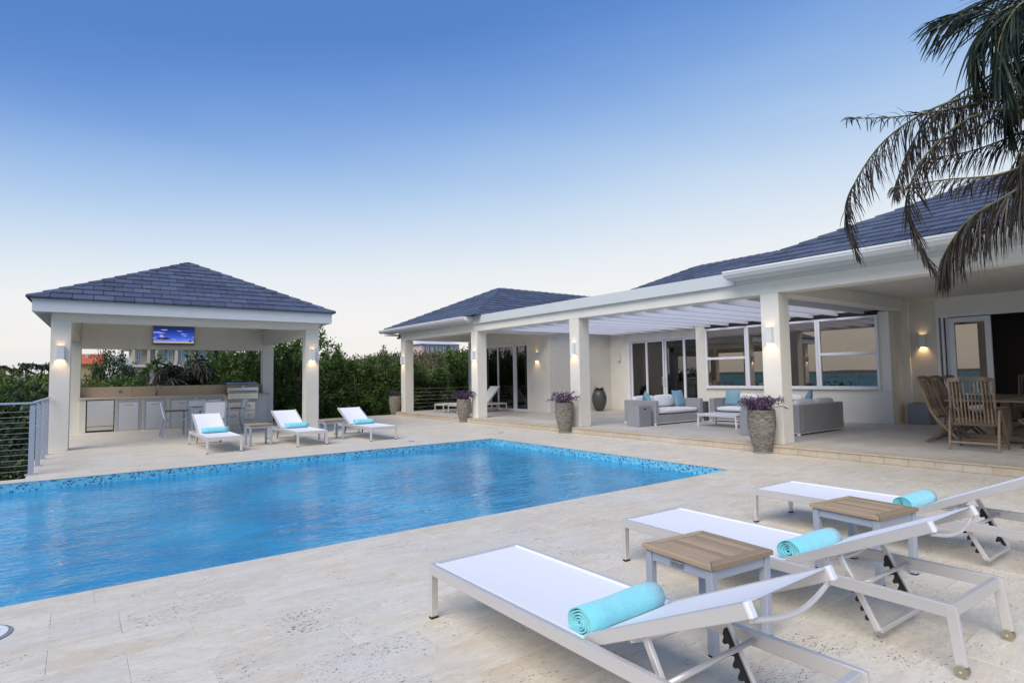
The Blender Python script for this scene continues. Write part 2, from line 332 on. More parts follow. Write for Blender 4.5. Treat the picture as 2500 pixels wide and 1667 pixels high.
def one(name,mat,parent,*boxes,bev=0,kind=None,smooth=False,shear=None):
    m=MB()
    for b in boxes: m.box(*b,bev=bev)
    return m.build(name,mat,parent,kind=kind,smooth=smooth,shear=shear)
def plain(o): return o

# ================================================================== SETTING
PX1=7.63; PY0=4.95; PY1=10.97; PX0=-7.0; ST=.13; SX=9.72
# pool basin
b=MB()
b.poly([(PX0,PY0,-1.6),(PX1,PY0,-1.6),(PX1,PY1,-1.6),(PX0,PY1,-1.6),(PX0,PY0,-.02),(PX1,PY0,-.02),(PX1,PY1,-.02),(PX0,PY1,-.02)],[(0,1,2,3),(0,4,5,1),(1,5,6,2),(2,6,7,3),(3,7,4,0)])
basin=tag(b.build('pool_basin',M['pool']),kind='structure')
b=MB(); e=.024
def strip(fn,n):
    for i in range(n):
        for k in range(7):
            a=i*e+.0012; c=(i+1)*e-.0012; z1=-.012-k*e-.0012; z0=-.012-(k+1)*e+.0012
            b.poly([fn(a,z0),fn(c,z0),fn(c,z1),fn(a,z1)],[(0,1,2,3)])
strip(lambda a,z:(PX1-a,PY1-.006,z),int(9.6/e)); strip(lambda a,z:(PX1-.006,PY0+a,z),int((PY1-PY0)/e))
tag(b.build('waterline_mosaic_tiles',M['mosaic'],basin),kind='stuff')
b=MB(); b.box(PX0,PX1-.001,PY1-.004,PY1+.03,-.2,-.012); b.box(PX1-.004,PX1+.03,PY0,PY1,-.2,-.012); b.build('mosaic_grout_band',simple('pale_blue_grout',(.30,.55,.66),.7),basin)
# water surface as a fine grid with gentle waves
gx,gy=260,180; vs=[];fs=[]
for j in range(gy+1):
    for i in range(gx+1):
        x=PX0+(PX1-PX0)*i/gx; y=PY0+(PY1-PY0)*j/gy
        z=-.125+.012*noise.noise(V((x*.9,y*2.0,0)))+.007*noise.noise(V((x*2.2,y*4.5,3)))
        vs.append((x,y,z))
for j in range(gy):
    for i in range(gx): a=j*(gx+1)+i; fs.append((a,a+1,a+gx+2,a+gx+1))
b=MB(); b.poly(vs,fs,.5); tag(b.build('water',M['water'],smooth=True),kind='structure')

# deck base (structure) and its travertine tiles
b=MB()
for (x0,x1,y0,y1) in ((-8.4,SX,-4,PY0-.004),(PX1+.004,SX,PY0-.004,PY1+.004),(-.55,SX,11.35,20.75),(-8.4,SX,PY1+.004,11.35),(-8.4,PX0-.004,PY0-.004,PY1+.004),(SX,26,-4,5.5)):
    b.box(x0,x1,y0,y1,-.9,-.0035)
deck=tag(b.build('pool_deck',M['grout']),kind='structure')
TW,TD=.655,.325
tiles=[]
def region(x0,x1,y0,y1,y_ref,x_ref):
    j0=math.floor((y0-y_ref)/TD); j1=math.ceil((y1-y_ref)/TD)
    for j in range(j0,j1):
        a0=max(y0,y_ref+j*TD); a1=min(y1,y_ref+(j+1)*TD)
        if a1-a0<.02: continue
        off=x_ref+(TW/2 if j%2 else 0)
        i0=math.floor((x0-off)/TW); i1=math.ceil((x1-off)/TW)
        for i in range(i0,i1):
            c0=max(x0,off+i*TW); c1=min(x1,off+(i+1)*TW)
            if c1-c0<.03: continue
            tiles.append((c0,c1,a0,a1))
region(-8.4,SX,-4,4.66,4.66,.25)
# coping rows along the pool (longer slabs)
def coping(x0,x1,y0,y1,alongx,step=.61):
    if alongx:
        x=x0
        while x<x1-.01: tiles.append((x,min(x1,x+step),y0,y1)); x+=step
    else:
        y=y0
        while y<y1-.01: tiles.append((x0,x1,y,min(y1,y+step))); y+=step
coping(-8.4,PX1+.3,4.66,PY0+.012,True); coping(PX1-.012,PX1+.3,PY0+.012,PY1-.012,False); coping(-8.4,PX1+.3,PY1-.012,PY1+.31,True)
region(PX1+.3,SX,4.66,11.28,4.66,.25); region(-.55,SX,11.28,20.75,11.28,.25)
fwd2=V((sy,cy)).normalized()
def seen(t):
    x,y=(t[0]+t[1])/2,(t[2]+t[3])/2; d=math.hypot(x,y); 
    f_=x*sy+y*cy; r_=x*cy-y*sy
    return f_>2.1 and abs(r_)<f_*.93
vis=sorted([t for t in tiles if seen(t)],key=lambda t:math.hypot((t[0]+t[1])/2,(t[2]+t[3])/2)); near=set(vis[:300])
fieldm=MB(); G=.0013
def tilebox(m,t,z=0,th=.003):
    x0,x1,y0,y1=t; dz=R.uniform(-.0012,.0006); tx=R.uniform(-.0005,.0005)
    val=R.random(); x0+=G;x1-=G;y0+=G;y1-=G; c=.0015
    vs=[(x0,y0,z-th),(x1,y0,z-th),(x1,y1,z-th),(x0,y1,z-th),(x0,y0,z+dz-c),(x1,y0,z+dz-c),(x1,y1,z+dz-c),(x0,y1,z+dz-c),(x0+c,y0+c,z+dz+tx),(x1-c,y0+c,z+dz),(x1-c,y1-c,z+dz-tx),(x0+c,y1-c,z+dz)]
    m.add(vs,[(0,1,5,4),(1,2,6,5),(2,3,7,6),(3,0,4,7),(4,5,9,8),(5,6,10,9),(6,7,11,10),(7,4,8,11),(8,9,10,11)],val)
for t in tiles:
    if t in near: m_=MB(); tilebox(m_,t); m_.build('deck_tile',M['trav'],deck)
    else: tilebox(fieldm,t)
tag(fieldm.build('far_deck_tiles',M['trav'],deck),kind='stuff')
# covered terrace, one step up
TX0,TY1=SX,20.42
b=MB(); b.box(TX0+.02,26,-4,15.2,-.3,ST-.006); b.box(TX0+.02,13.4,15.2,TY1,-.3,ST-.014)
terr=tag(b.build('covered_terrace_floor',M['grout']),kind='structure')
y=3.409-.325*22
while y<TY1:
    y1=min(TY1,y+.325)
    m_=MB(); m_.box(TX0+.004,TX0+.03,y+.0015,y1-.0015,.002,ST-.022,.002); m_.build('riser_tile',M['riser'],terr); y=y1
y=-4; j=0
while y<TY1:
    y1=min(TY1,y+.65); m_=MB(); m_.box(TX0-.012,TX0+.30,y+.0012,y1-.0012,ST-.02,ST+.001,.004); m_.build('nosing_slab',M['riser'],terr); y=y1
m_=MB(); G=.0012
def region2(x0,x1,y0,y1):
    n=0; y=y0
    while y<y1-.01:
        x=x0-(TW/2 if n%2 else 0)
        while x<x1-.01:
            a=max(x,x0); c=min(x+TW,x1)
            if c-a>.03: tilebox(m_,(a,c,y,min(y1,y+TD)),ST)
            x+=TW
        y+=TD; n+=1
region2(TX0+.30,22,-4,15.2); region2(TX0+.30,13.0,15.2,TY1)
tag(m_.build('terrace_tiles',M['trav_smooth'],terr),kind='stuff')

# terrain, sea, far land
def hgt(x,y):
    h=-1.5
    h+=7.4*math.exp(-(((x-78)/46)**2+((y-128)/60)**2))
    h+=1.1*math.exp(-(((x-10)/30)**2+((y-80)/26)**2))
    h+=1.2*math.exp(-(((x-2)/50)**2+((y-60)/36)**2))
    d=max(0,-x-14)+max(0,-y-10)*.7
    h-=min(9,d*.16)
    inside=max(-10-x,x-40,-6-y,y-21.2)
    k=min(1,max(0,inside/8)); h=h*k+(-1.5)*(1-k)
    return h+.25*noise.noise(V((x*.08,y*.08,0)))*k
n_=110; vs=[];fs=[]
ax=[math.copysign(abs(t)**1.7,t)*520 for t in [(-1+2*i/n_) for i in range(n_+1)]]
for yv in ax:
    for xv in ax: vs.append((xv+4,yv+20,hgt(xv+4,yv+20)))
for j in range(n_):
    for i in range(n_): a=j*(n_+1)+i; fs.append((a,a+1,a+n_+2,a+n_+1))
b=MB(); b.poly(vs,fs,.5); tag(b.build('ground',M['land'],smooth=True),kind='structure')
b=MB(); b.box(-6000,6000,-6000,6000,-9,-7); tag(b.build('sea',M['sea']),kind='structure')
b=MB(); vs=[];fs=[]; n_=60
for i in range(n_+1):
    a=math.radians(200+110*i/n_); hh=(12+34*abs(noise.noise(V((i*.17,0,5))))+6*noise.noise(V((i*.7,1,1))))*math.sin(math.pi*i/n_)**.4
    for q,(rad,z) in enumerate(((2300,-8),(2420,hh*.7-7),(2600,hh-7),(2900,hh*.4-7))): vs.append((rad*math.sin(a),rad*math.cos(a),z))
for i in range(n_):
    for q in range(3): a=i*4+q; fs.append((a,a+4,a+5,a+1))
b.poly(vs,fs,.5); tag(b.build('headland',M['headland'],smooth=True),kind='structure')

# ================================================================== ROOF TILES
def roof_rows(A,U,Vs,Nn,Ln,kl,kr,S,tw,ex):
    """list of tile prisms (8 verts) covering a trapezoid/triangle slope"""
    outp=[]; nrow=int(S/ex+.5); ex=S/nrow
    for j in range(nrow):
        s0=j*ex; s1=min(S,(j+1)*ex+.03)
        a0,b0=kl*s0,Ln-kr*s0; a1,b1=kl*s1,Ln-kr*s1
        off=-(tw/2 if j%2 else 0)+R.uniform(-.02,.02); x=off
        while x<b0:
            xa,xb=x+.007,x+tw-.007; x+=tw
            p0,p1=max(xa,a0),min(xb,b0); q0,q1=max(xa,a1),min(xb,b1)
            if p1-p0<.02: continue
            if q1<q0: q0=q1=(min(max(xa,a1),b1)+max(min(xb,b1),a1))/2
            th=.029+R.uniform(-.004,.005); th2=.008
            pts=[]
            for (uu_,ss,hh) in ((p0,s0,-.005),(p1,s0,-.005),(q1,s1,-.005),(q0,s1,-.005),(p0,s0,th),(p1,s0,th),(q1,s1,th2),(q0,s1,th2)):
                pts.append(A+U*uu_+Vs*ss+Nn*hh)
            outp.append(pts)
    return outp
TF=[(0,1,5,4),(1,2,6,5),(2,3,7,6),(3,0,4,7),(4,5,6,7)]
def hip_caps(P,Q,nl,nr,w=.13,ln=.36):
    """overlapping cap tiles along a hip/ridge from P up to Q; nl,nr slope directions downwards each side"""
    outp=[]; d=(Q-P); n=max(1,int(d.length/ln)); 
    for i in range(n):
        a=P+d*(i/n); c=P+d*min(1,((i+1.12)/n)); up=V((0,0,1))
        h0,h1=.058,.036
        outp.append([a+nl*w+up*.02,a+up*.03,c+up*.01,c+nl*w,a+nl*w+up*(h0-.02),a+up*h0,c+up*h1,c+nl*w+up*(h1-.02),a+nr*w+up*.02,c+nr*w,a+nr*w+up*(h0-.02),c+nr*w+up*(h1-.02)])
    return outp
CF=[(4,5,6,7),(5,10,11,6),(0,1,5,4),(1,8,10,5),(0,4,7,3),(8,9,11,10)]
def slope(A,B,C,D=None):
    """eave A->B, top C (and D); returns params"""
    U=(B-A); Ln=U.length; U.normalize(); top=C; rel=top-A; s_along=rel.dot(U); vv=rel-U*s_along; S=vv.length; Vs=vv.normalized(); Nn=U.cross(Vs)
    top2=D if D is not None else C
    return A,U,Vs,Nn,Ln,s_along/S,(Ln-(top2-A).dot(U))/S,S
def sheared(p): return (p[0]+.042*(p[1]-15.4),p[1],p[2])

# ================================================================== PAVILION
pav=empty('pavilion',(0,0,0),0,'open cream pavilion with pyramid slate roof sheltering the outdoor kitchen','pavilion')
GX0,GX1,GY0=-.41,5.17,15.4; PW=.34; GY1=20.98
for (x,y) in ((GX0,GY0),(GX1-PW,GY0),(GX0,GY1-PW),(GX1-PW,GY1-PW)):
    one('pillar',M['stucco'],pav,(x,x+PW,y,y+PW,0,2.70 if y==GY0 else 2.58),bev=.006,shear=sheared)
sh=sheared
one('beam',M['stucco'],pav,(GX0,GX1,GY0,GY0+PW,2.70,3.06),bev=.005,shear=sh)
one('beam',M['stucco'],pav,(GX0+.002,GX0+PW,GY0+PW,GY1-PW,2.58,3.06),bev=.004,shear=sh)
one('beam',M['stucco'],pav,(GX1-PW,GX1-.002,GY0+PW,GY1-PW,2.58,3.06),bev=.004,shear=sh)
one('lintel_wall',M['stucco'],pav,(GX0+PW+.002,GX1-PW-.002,GY1-PW+.02,GY1-.03,2.38,3.12),shear=sh)
one('beam',M['stucco'],pav,(GX0,GX1,GY1-.03,GY1,2.58,3.06),shear=sh)
one('ceiling',M['stucco'],pav,(GX0+.01,GX1-.01,GY0+.01,GY1-.04,3.12,3.15),shear=sh)
FX0,FX1,FY0,FY1=-.70,5.42,15.10,21.24
one('fascia_board',M['white'],pav,(FX0,FX1,FY0,FY0+.03,2.855,3.11),bev=.003,shear=sh)
one('fascia_board',M['white'],pav,(FX0,FX0+.03,FY0+.03,FY1,2.857,3.11),bev=.003,shear=sh)
one('fascia_board',M['white'],pav,(FX1-.03,FX1,FY0+.03,FY1,2.857,3.11),bev=.003,shear=sh)
one('fascia_board',M['white'],pav,(FX0,FX1,FY1,FY1+.03,2.857,3.11),bev=.003,shear=sh)
m_=MB(); m_.box(FX0+.03,GX0-.003,FY0+.03,FY1,2.93,2.95); m_.box(GX1+.003,FX1-.03,FY0+.03,FY1,2.93,2.95); m_.box(GX0-.003,GX1+.003,FY0+.03,GY0-.003,2.93,2.95); m_.build('soffit',M['white'],pav,shear=sh)
y=15.35
while y<21.1:
    one('rafter_tail',M['white'],pav,(FX0+.031,GX0-.004,y,y+.045,2.86,2.929),shear=sh); one('rafter_tail',M['white'],pav,(GX1+.004,FX1-.031,y,y+.045,2.86,2.929),shear=sh); y+=.6
EX0,EX1,EY0,EY1,EZ=-.79,5.50,15.02,21.32,3.125; AP=V(((EX0+EX1)/2,18.17,4.655))
c4=[V((EX0,EY0,EZ)),V((EX1,EY0,EZ)),V((EX1,EY1,EZ)),V((EX0,EY1,EZ))]
m_=MB(); m_.poly([tuple(p) for p in c4]+[tuple(AP)],[(0,1,4),(1,2,4),(2,3,4),(3,0,4),(3,2,1,0)]); roofp=m_.build('roof',M['roofslab'],pav,shear=sh)
restm=MB()
for k in range(4):
    tl=roof_rows(*slope(c4[k],c4[(k+1)%4],AP),.365,.315)
    for p in tl:
        if k==0 or (k==3 and len(p)>99): m2=MB(); m2.add(p,TF); m2.build('roof_tile',M['roof'],roofp,shear=sh)
        else: restm.add(p,TF)
restm.build('side_slope_tiles',M['roof'],roofp,shear=sh,kind='stuff')
for k in range(4):
    P=c4[k]; Q=AP; U1=(c4[(k+1)%4]-P).normalized(); U2=(c4[(k-1)%4]-P).normalized()
    for p in hip_caps(P,Q,(U1*.9+V((0,0,-.0))).normalized()*1.0,(U2*.9).normalized(),.12,.36):
        m2=MB(); m2.add(p,CF)
        m2.build('hip_tile',M['roof'],roofp,shear=sh)
# drip edge line
one('drip_edge',simple('galvanised_strip',(.35,.37,.42),.4,metal=.6),pav,(FX0-.02,FX1+.02,FY0-.03,FY0-.002,3.085,3.118),shear=sh)

# ================================================================== VILLA
vil=empty('villa',(12,8,0),0,'long cream single storey villa with slate hip roofs and pergola terrace','house')
vil.location=(0,0,0)
XF=9.95
PIL=((5.38,.34),(10.50,.345),(15.05,.35),(19.97,.35))
for (y,wd) in PIL: one('pillar',M['stucco'],vil,(XF,XF+.35,y,y+wd,ST+.001,2.805),bev=.006)
one('pillar',M['stucco'],vil,(12.99,13.33,19.95,20.32,ST+.001,2.805),bev=.006)
one('beam',M['stucco'],vil,(XF,XF+.35,-2.5,20.32,2.806,3.03),bev=.004)
one('parapet',M['parapet'],vil,(XF-.08,XF+.45,6.17,15.13,3.031,3.275),bev=.004)
one('parapet',M['parapet'],vil,(XF-.05,XF+.45,-2.5,6.168,3.031,3.12)); one('parapet',M['parapet'],vil,(XF-.05,XF+.45,15.132,20.4,3.031,3.12))
# cross beams
one('beam',M['stucco'],vil,(XF+.35,15.45,5.36,5.72,2.80,3.06),bev=.003)
one('beam',M['stucco'],vil,(XF+.35,13.2,15.06,15.39,2.79,3.06),bev=.003)
one('beam',M['stucco'],vil,(XF+.35,13.3,20.0,20.30,2.82,3.06),bev=.003)
one('ceiling',M['stucco'],vil,(XF+.01,16.3,-2.5,5.70,3.061,3.10)); one('ceiling',M['stucco'],vil,(XF+.01,13.3,15.1,20.3,3.061,3.10))
# walls
W=M['stucco']
one('wall',W,vil,(13.0,13.25,15.2,16.38,ST,3.06),bev=.004)
one('wall',W,vil,(13.001,13.24,16.38,19.30,2.60,3.06)); one('wall',W,vil,(13.0,13.25,19.30,19.95,ST,3.06))
one('wall',W,vil,(13.25,16.0,15.2,15.45,ST,3.2))
one('wall',W,vil,(16.0,16.25,14.38,15.2,ST,3.06)); one('wall',W,vil,(16.001,16.24,11.05,14.38,2.62,3.06))
one('wall',W,vil,(15.45,16.3,10.73,11.06,ST,3.0),bev=.004)
one('wall',W,vil,(15.45,15.75,5.67,10.73,ST,.93)); one('wall',W,vil,(15.451,15.75,5.67,5.90,.93,2.80))
one('wall',W,vil,(15.451,15.75,5.72,10.73,2.86,3.2))
one('wall',W,vil,(15.75,16.12,5.67,5.99,ST,3.06))
one('wall',W,vil,(16.12,16.2,5.50,5.8,ST,3.06)); one('wall',W,vil,(16.2,16.42,4.95,5.6,ST,3.06))
one('wall',W,vil,(16.201,16.41,-2.5,4.95,2.66,3.06)); one('wall',W,vil,(16.2,16.4,-2.5,.4,ST,2.66))
# pergola fins
y=6.207; k=0
for yv in [5.9-.31+.617*i for i in range(1,15)]:
    one('pergola_fin',M['fin'],vil,(XF+.36,(15.44 if yv<11.0 else 15.99),yv-.025,yv+.025,2.785,3.02),bev=.004)
one('ledger_beam',M['fin'],vil,(XF+.352,XF+.40,5.74,15.04,2.90,3.02))
# dark strip above windows
one('shade_box',M['black'],vil,(15.44,15.55,5.93,10.70,2.765,2.85))
# windows (frame > pane)
def window(x,y0,y1,z0,z1,transom=None,fr=.06,dep=.07,glass='glass',name='window',mull=()):
    f_=MB(); f_.box(x-.02,x+dep,y0,y0+fr,z0,z1,.004); f_.box(x-.02,x+dep,y1-fr,y1,z0,z1,.004)
    f_.box(x-.022,x+dep-.002,y0+fr,y1-fr,z0,z0+fr,.004); f_.box(x-.022,x+dep-.002,y0+fr,y1-fr,z1-fr,z1,.004)
    if transom: f_.box(x-.025,x+dep-.004,y0+fr,y1-fr,transom-.035,transom+.035,.004)
    o=f_.build(name,M['alu_white'],vil)
    zs=[z0+fr,(transom-.035),(transom+.035),z1-fr] if transom else [z0+fr,z1-fr]
    for i in range(0,len(zs),2): one('pane',M[glass],o,(x+.02,x+.026,y0+fr+.001,y1-fr-.001,zs[i]+.001,zs[i+1]-.001))
    return o
window(15.42,9.33,10.70,.96,2.74,1.83); window(15.42,7.33,9.325,.96,2.74); window(15.42,5.90,7.325,.96,2.74,1.83)
one('window_sill',M['alu_white'],vil,(15.39,15.46,5.88,10.72,.935,.958),bev=.003)
# sliding doors on the living room wall
def doors(x,ys,z1,glass,name='sliding_door',fr=.055,flip=0):
    for i in range(len(ys)-1):
        o=window(x+(.05 if (i+flip)%2 else 0),ys[i]+.004,ys[i+1]-.004,ST+.02,z1,None,fr,.04,glass,name)
for a in ((11.06,11.95),(11.96,12.76),(12.77,13.53),(13.54,14.24)): pass
doors(16.03,[11.10,11.95,12.755,13.53,14.26],2.56,'glassd')
one('door_frame',M['alu_white'],vil,(15.98,16.12,14.26,14.37,ST,2.62),(15.981,16.119,11.06,14.26,2.57,2.62),(15.98,16.12,11.06,11.1,ST,2.57))
m_=MB(); 
for yv in (12.72,12.80): m_.tube([(16.0,yv,1.0),(15.955,yv,1.02),(15.955,yv,1.28),(16.0,yv,1.30)],.012,6)
m_.build('door_handle',M['alu_white'],vil)
doors(13.05,[16.42,17.26,18.33,19.24],2.56,'glassd',flip=1)
one('door_frame',M['alu_white'],vil,(12.98,13.13,16.38,16.415,ST,2.60),(12.98,13.13,19.245,19.30,ST,2.60),(12.981,13.129,16.415,19.245,2.565,2.60),(12.981,13.129,16.415,19.245,ST,ST+.019))
# dining doors: two leaves stacked at the left, opening to the right
doors(16.23,[3.93,4.72],2.58,'glass',fr=.11); 
one('door_frame',M['alu_white'],vil,(16.18,16.36,4.90,4.949,ST,2.66),(16.181,16.359,.4,4.90,2.60,2.659),(16.30,16.36,4.74,4.80,ST,2.60),(16.24,16.30,4.82,4.87,ST,2.60))
# interior shells
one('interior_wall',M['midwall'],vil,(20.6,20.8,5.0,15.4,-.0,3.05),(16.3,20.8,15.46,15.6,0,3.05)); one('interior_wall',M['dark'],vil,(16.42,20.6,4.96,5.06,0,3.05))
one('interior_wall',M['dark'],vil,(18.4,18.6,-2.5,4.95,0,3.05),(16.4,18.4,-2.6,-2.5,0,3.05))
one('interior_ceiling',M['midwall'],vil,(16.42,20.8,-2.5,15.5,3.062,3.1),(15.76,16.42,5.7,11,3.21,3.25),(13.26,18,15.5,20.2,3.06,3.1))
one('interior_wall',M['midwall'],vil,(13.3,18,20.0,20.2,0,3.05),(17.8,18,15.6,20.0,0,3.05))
# pilasters inside seen as pale reflections are real reflections; interior slat screen
scr=empty('slat_screen',(0,0,0),0,'row of tall orange wooden slats inside the living room window','room divider')
for i in range(9): one('slat',M['wood_in'],scr,(16.28,16.31,6.78+i*.10,6.80+i*.10,ST,1.85 if i%3 else 2.0))
M['wood2']=simple('console_wood',(.25,.14,.08),.5)
tb=empty('console_table',(0,0,0),0,'low console standing behind the right hand living room window','table')
one('table_top',M['wood2'],tb,(16.6,17.0,6.0,8.6,.92,.96),bev=.004)
for yv in (6.05,8.5): one('leg',M['wood2'],tb,(16.62,16.68,yv,yv+.06,ST,.919),(16.92,16.98,yv,yv+.06,ST,.919))
m_=MB(); m_.lathe([(.05,0),(.07,.01),(.17,.10),(.20,.15),(.19,.15),(.15,.10),(.05,.02)],20,(16.8,6.85,.962)); tag(m_.build('bowl',M['turq'],smooth=True),'wide turquoise bowl on the console inside the living room window','bowl')
one('wall_switch',M['plastic_white'],vil,(18.385,18.40,3.48,3.62,1.33,1.42)); one('thermostat',M['plastic_white'],vil,(18.38,18.40,2.9,3.08,1.66,1.78))
# bed behind the loggia door
bed=empty('bed',(0,0,0),0,'wooden bed with cream pillows seen through the bedroom glass door','bed')
one('frame',simple('red_brown_wood',(.20,.07,.04),.5),bed,(14.3,16.2,16.3,18.6,ST,.42),bev=.01); one('mattress',M['bedding'],bed,(14.25,16.2,16.35,18.55,.421,.72),bev=.05)
one('headboard',simple('dark_headboard',(.05,.03,.03),.6),bed,(16.21,16.3,16.2,18.7,ST,1.25))
for yv in (16.5,17.2,17.9):
    m_=MB(); T=Matrix.Translation((15.7,yv,.93))@Matrix.Rotation(-.5,4,'Y'); m_.box(-.09,.09,0,.6,-.2,.22,.08,None,T); m_.build('pillow',M['bedding'],bed,smooth=True)
m_=MB(); vs=[];fs=[]
for i in range(41):
    x=13.4+.05*math.sin(i*1.3); yv=18.7+i*.015
    vs+= [(x,yv,ST+.03),(x,yv,2.7)]
for i in range(40): fs.append((2*i,2*i+2,2*i+3,2*i+1))
m_.poly(vs,fs); tag(m_.build('curtain',M['curtain'],smooth=True),'pale curtain hanging behind the bedroom glass door','curtain')
# roofs of the villa
PT=.453
def hiproof(cor,r1,r2,ident,tw=.42,ex=.33):
    """cor: 4 eave corners counter-clockwise from front-right...; r1,r2 ridge ends"""
    faces=[(cor[0],cor[1],r1,r1),(cor[1],cor[2],r1,r2),(cor[2],cor[3],r2,r2),(cor[3],cor[0],r2,r1)]
    return faces
alltiles=[]; caps=[]
def roof_slab(pts,fcs):
    m_=MB(); m_.poly([tuple(p) for p in pts],fcs); return m_.build('roof',M['roofslab'],vil)
# roof over the left loggia wing: hip end faces the pool
e0=V((9.62,21.12,3.262)); e1=V((9.62,14.70,3.262)); a1=V((12.83,17.91,4.72)); far=26.
r1s=roof_slab([e0,e1,a1,V((far,17.91,4.72)),V((far,14.7,3.262)),V((far,21.12,3.262))],[(1,2,0),(1,4,3,2),(0,2,3,5)])
t1=[(p,r1s) for p in roof_rows(*slope(e0,e1,a1),.42,.30)]
t1+=[(p,r1s) for p in roof_rows(*slope(e1,V((far,14.7,3.262)),a1,V((far,17.91,4.72))),.42,.30)]
# main roof: ridge along the house
mzE=3.30; mc=V((15,19.5,mzE)); mr_=V((20.2,14.3,mzE+5.2*.466)); me_=V((20.2,3.5,mzE+5.2*.466)); mf=V((15,3.5,mzE))
r2s=roof_slab([mc,mf,me_,mr_,V((25.4,19.5,mzE))],[(1,2,3,0),(0,3,4)])
t2=[(p,r2s) for p in roof_rows(*slope(mc,mf,mr_,me_),.42,.30)]
# right roof over the dining terrace
e2=V((9.62,6.2,3.27)); e3=V((9.62,-.78,3.27)); a3=V((13.11,2.71,3.27+3.49*PT))
r3s=roof_slab([e2,e3,a3,V((far,2.71,a3.z)),V((far,-.78,3.27)),V((far,6.2,3.27))],[(1,2,0),(1,4,3,2),(0,2,3,5)])
t3=[(p,r3s) for p in roof_rows(*slope(e2,e3,a3),.42,.30)]
t3b=[(p,r3s) for p in roof_rows(*slope(V((far,6.2,3.27)),e2,V((far,2.71,a3.z)),a3),.42,.30)]
def cpos(p): return sum((V(q) for q in p[:4]),V())/4
def visf(p):
    c=cpos(p)-V((0,0,1.4)); f_=c.dot(fw); 
    return f_>0 and abs(c.dot(rr))<f_*.93
cand=[x for x in t1+t2+t3 if visf(x[0])]; cand.sort(key=lambda x:(cpos(x[0])).length); pick=set(id(x) for x in cand[:300])
rest={}
for x in t1+t2+t3+t3b:
    if id(x) in pick: m2=MB(); m2.add([tuple(q) for q in x[0]],TF); m2.build('roof_tile',M['roof'],x[1])
    else: rest.setdefault(x[1].name,(x[1],MB()))[1].add([tuple(q) for q in x[0]],TF)
for k_,(o_,mm) in rest.items(): mm.build('far_roof_tiles',M['roof'],o_,kind='stuff')
def docaps(P,Q,n1,n2,par,w=.14):
    for p in hip_caps(P,Q,n1,n2,w,.34): m2=MB(); m2.add([tuple(q) for q in p],CF); m2.build('hip_tile',M['roof'],par)
docaps(e1,a1,V((1,0,0)),V((0,1,0)),r1s); docaps(e0,a1,V((0,-1,0)),V((1,0,0)),r1s)
docaps(V((22,17.91,4.72)),a1,V((0,1,-.45)).normalized(),V((0,-1,-.45)).normalized(),r1s)
docaps(e2,a3,V((0,-1,0)),V((1,0,0)),r3s); docaps(e3,a3,V((1,0,0)),V((0,1,0)),r3s)
docaps(mc,mr_,V((0,-1,0)),V((1,0,0)),r2s); docaps(V((20.2,4,me_.z)),mr_,V((1,0,-.45)).normalized(),V((-1,0,-.45)).normalized(),r2s)
docaps(V((20,2.71,a3.z)),a3,V((0,1,-.45)).normalized(),V((0,-1,-.45)).normalized(),r3s)
# gutters: profiled trough swept along Y
def gutter(y0,y1,x=9.60):
    prof=[(.02,-.13),(-.03,-.128),(-.075,-.085),(-.095,-.07),(-.095,-.045),(-.11,-.035),(-.11,-.008),(-.098,0),(-.088,-.006),(-.085,-.05),(-.02,-.115),(.01,-.115),(.01,0),(.02,0)]
    m_=MB(); vs=[(x+a,yv,3.255+z) for yv in (y0,y1) for a,z in prof]; n=len(prof); fs=[(i,(i+1)%n,n+(i+1)%n,n+i) for i in range(n)]+[tuple(range(n))[::-1],tuple(range(n,2*n))]
    m_.poly(vs,fs); m_.build('gutter',M['white'],vil)
one('eave_fascia',M['white'],vil,(9.625,9.66,15.135,21.1,3.126,3.24)); one('eave_fascia',M['white'],vil,(9.625,9.66,-1.0,6.168,3.126,3.24)); one('eave_fascia',M['white'],vil,(9.661,10.0,15.135,15.16,3.126,3.262)); one('eave_fascia',M['white'],vil,(9.661,10.0,6.14,6.167,3.126,3.262))
gutter(15.14,21.35); gutter(-1.0,6.18)
one('soffit_board',M['parapet'],vil,(9.62,9.90,15.14,21.1,3.10,3.125)); one('soffit_board',M['parapet'],vil,(9.62,9.90,-1.0,6.165,3.10,3.125))
one('soffit_board',M['white'],vil,(9.62,13.3,20.42,21.1,3.035,3.06))
# floodlight under the far corner
fl=empty('floodlight',(9.99,20.52,2.97),0,'small grey twin floodlight under the far left corner of the villa roof','light')
m_=MB(); m_.box(-.02,.02,-.02,.02,.0,.07); m_.build('bracket',M['rubber'],fl)
for s_ in (-.055,.055):
    m_=MB(); m_.tube([(-.05,s_,-.05),(.05,s_,.0)],[.05,.035],10); m_.build('lamp_head',M['concrete'],fl)

# ================================================================== WALL SCONCES
def sconce_parts(root,on=True):
    m_=MB(); w2,d,h=.065,.085,.29
    m_.box(-w2,w2,-d,-d+.006,0,h,.002); m_.box(-w2,-w2+.006,-d+.006,0,0,h); m_.box(w2-.006,w2,-d+.006,0,0,h); m_.box(-w2+.006,w2-.006,-.006,-.001,.0,h)
    m_.build('housing',M['white'],root)
    if on:
        m_=MB(); m_.box(-.045,.045,-.07,-.015,.10,.19); m_.build('lamp',M['bulb'],root)
        for zz,e_,rx in ((.085,2.2,0),(.205,.22,math.pi)):
            l_=bpy.data.lights.new('lamp_light','SPOT'); l_.energy=e_*3.6; l_.color=(1,.60,.26); l_.shadow_soft_size=.025; l_.spot_size=math.radians(125); l_.spot_blend=1
            lo=bpy.data.objects.new('lamp_light',l_); col.objects.link(lo); lo.parent=root; lo.location=(0,-.045,zz); lo.rotation_euler=(rx,0,0)
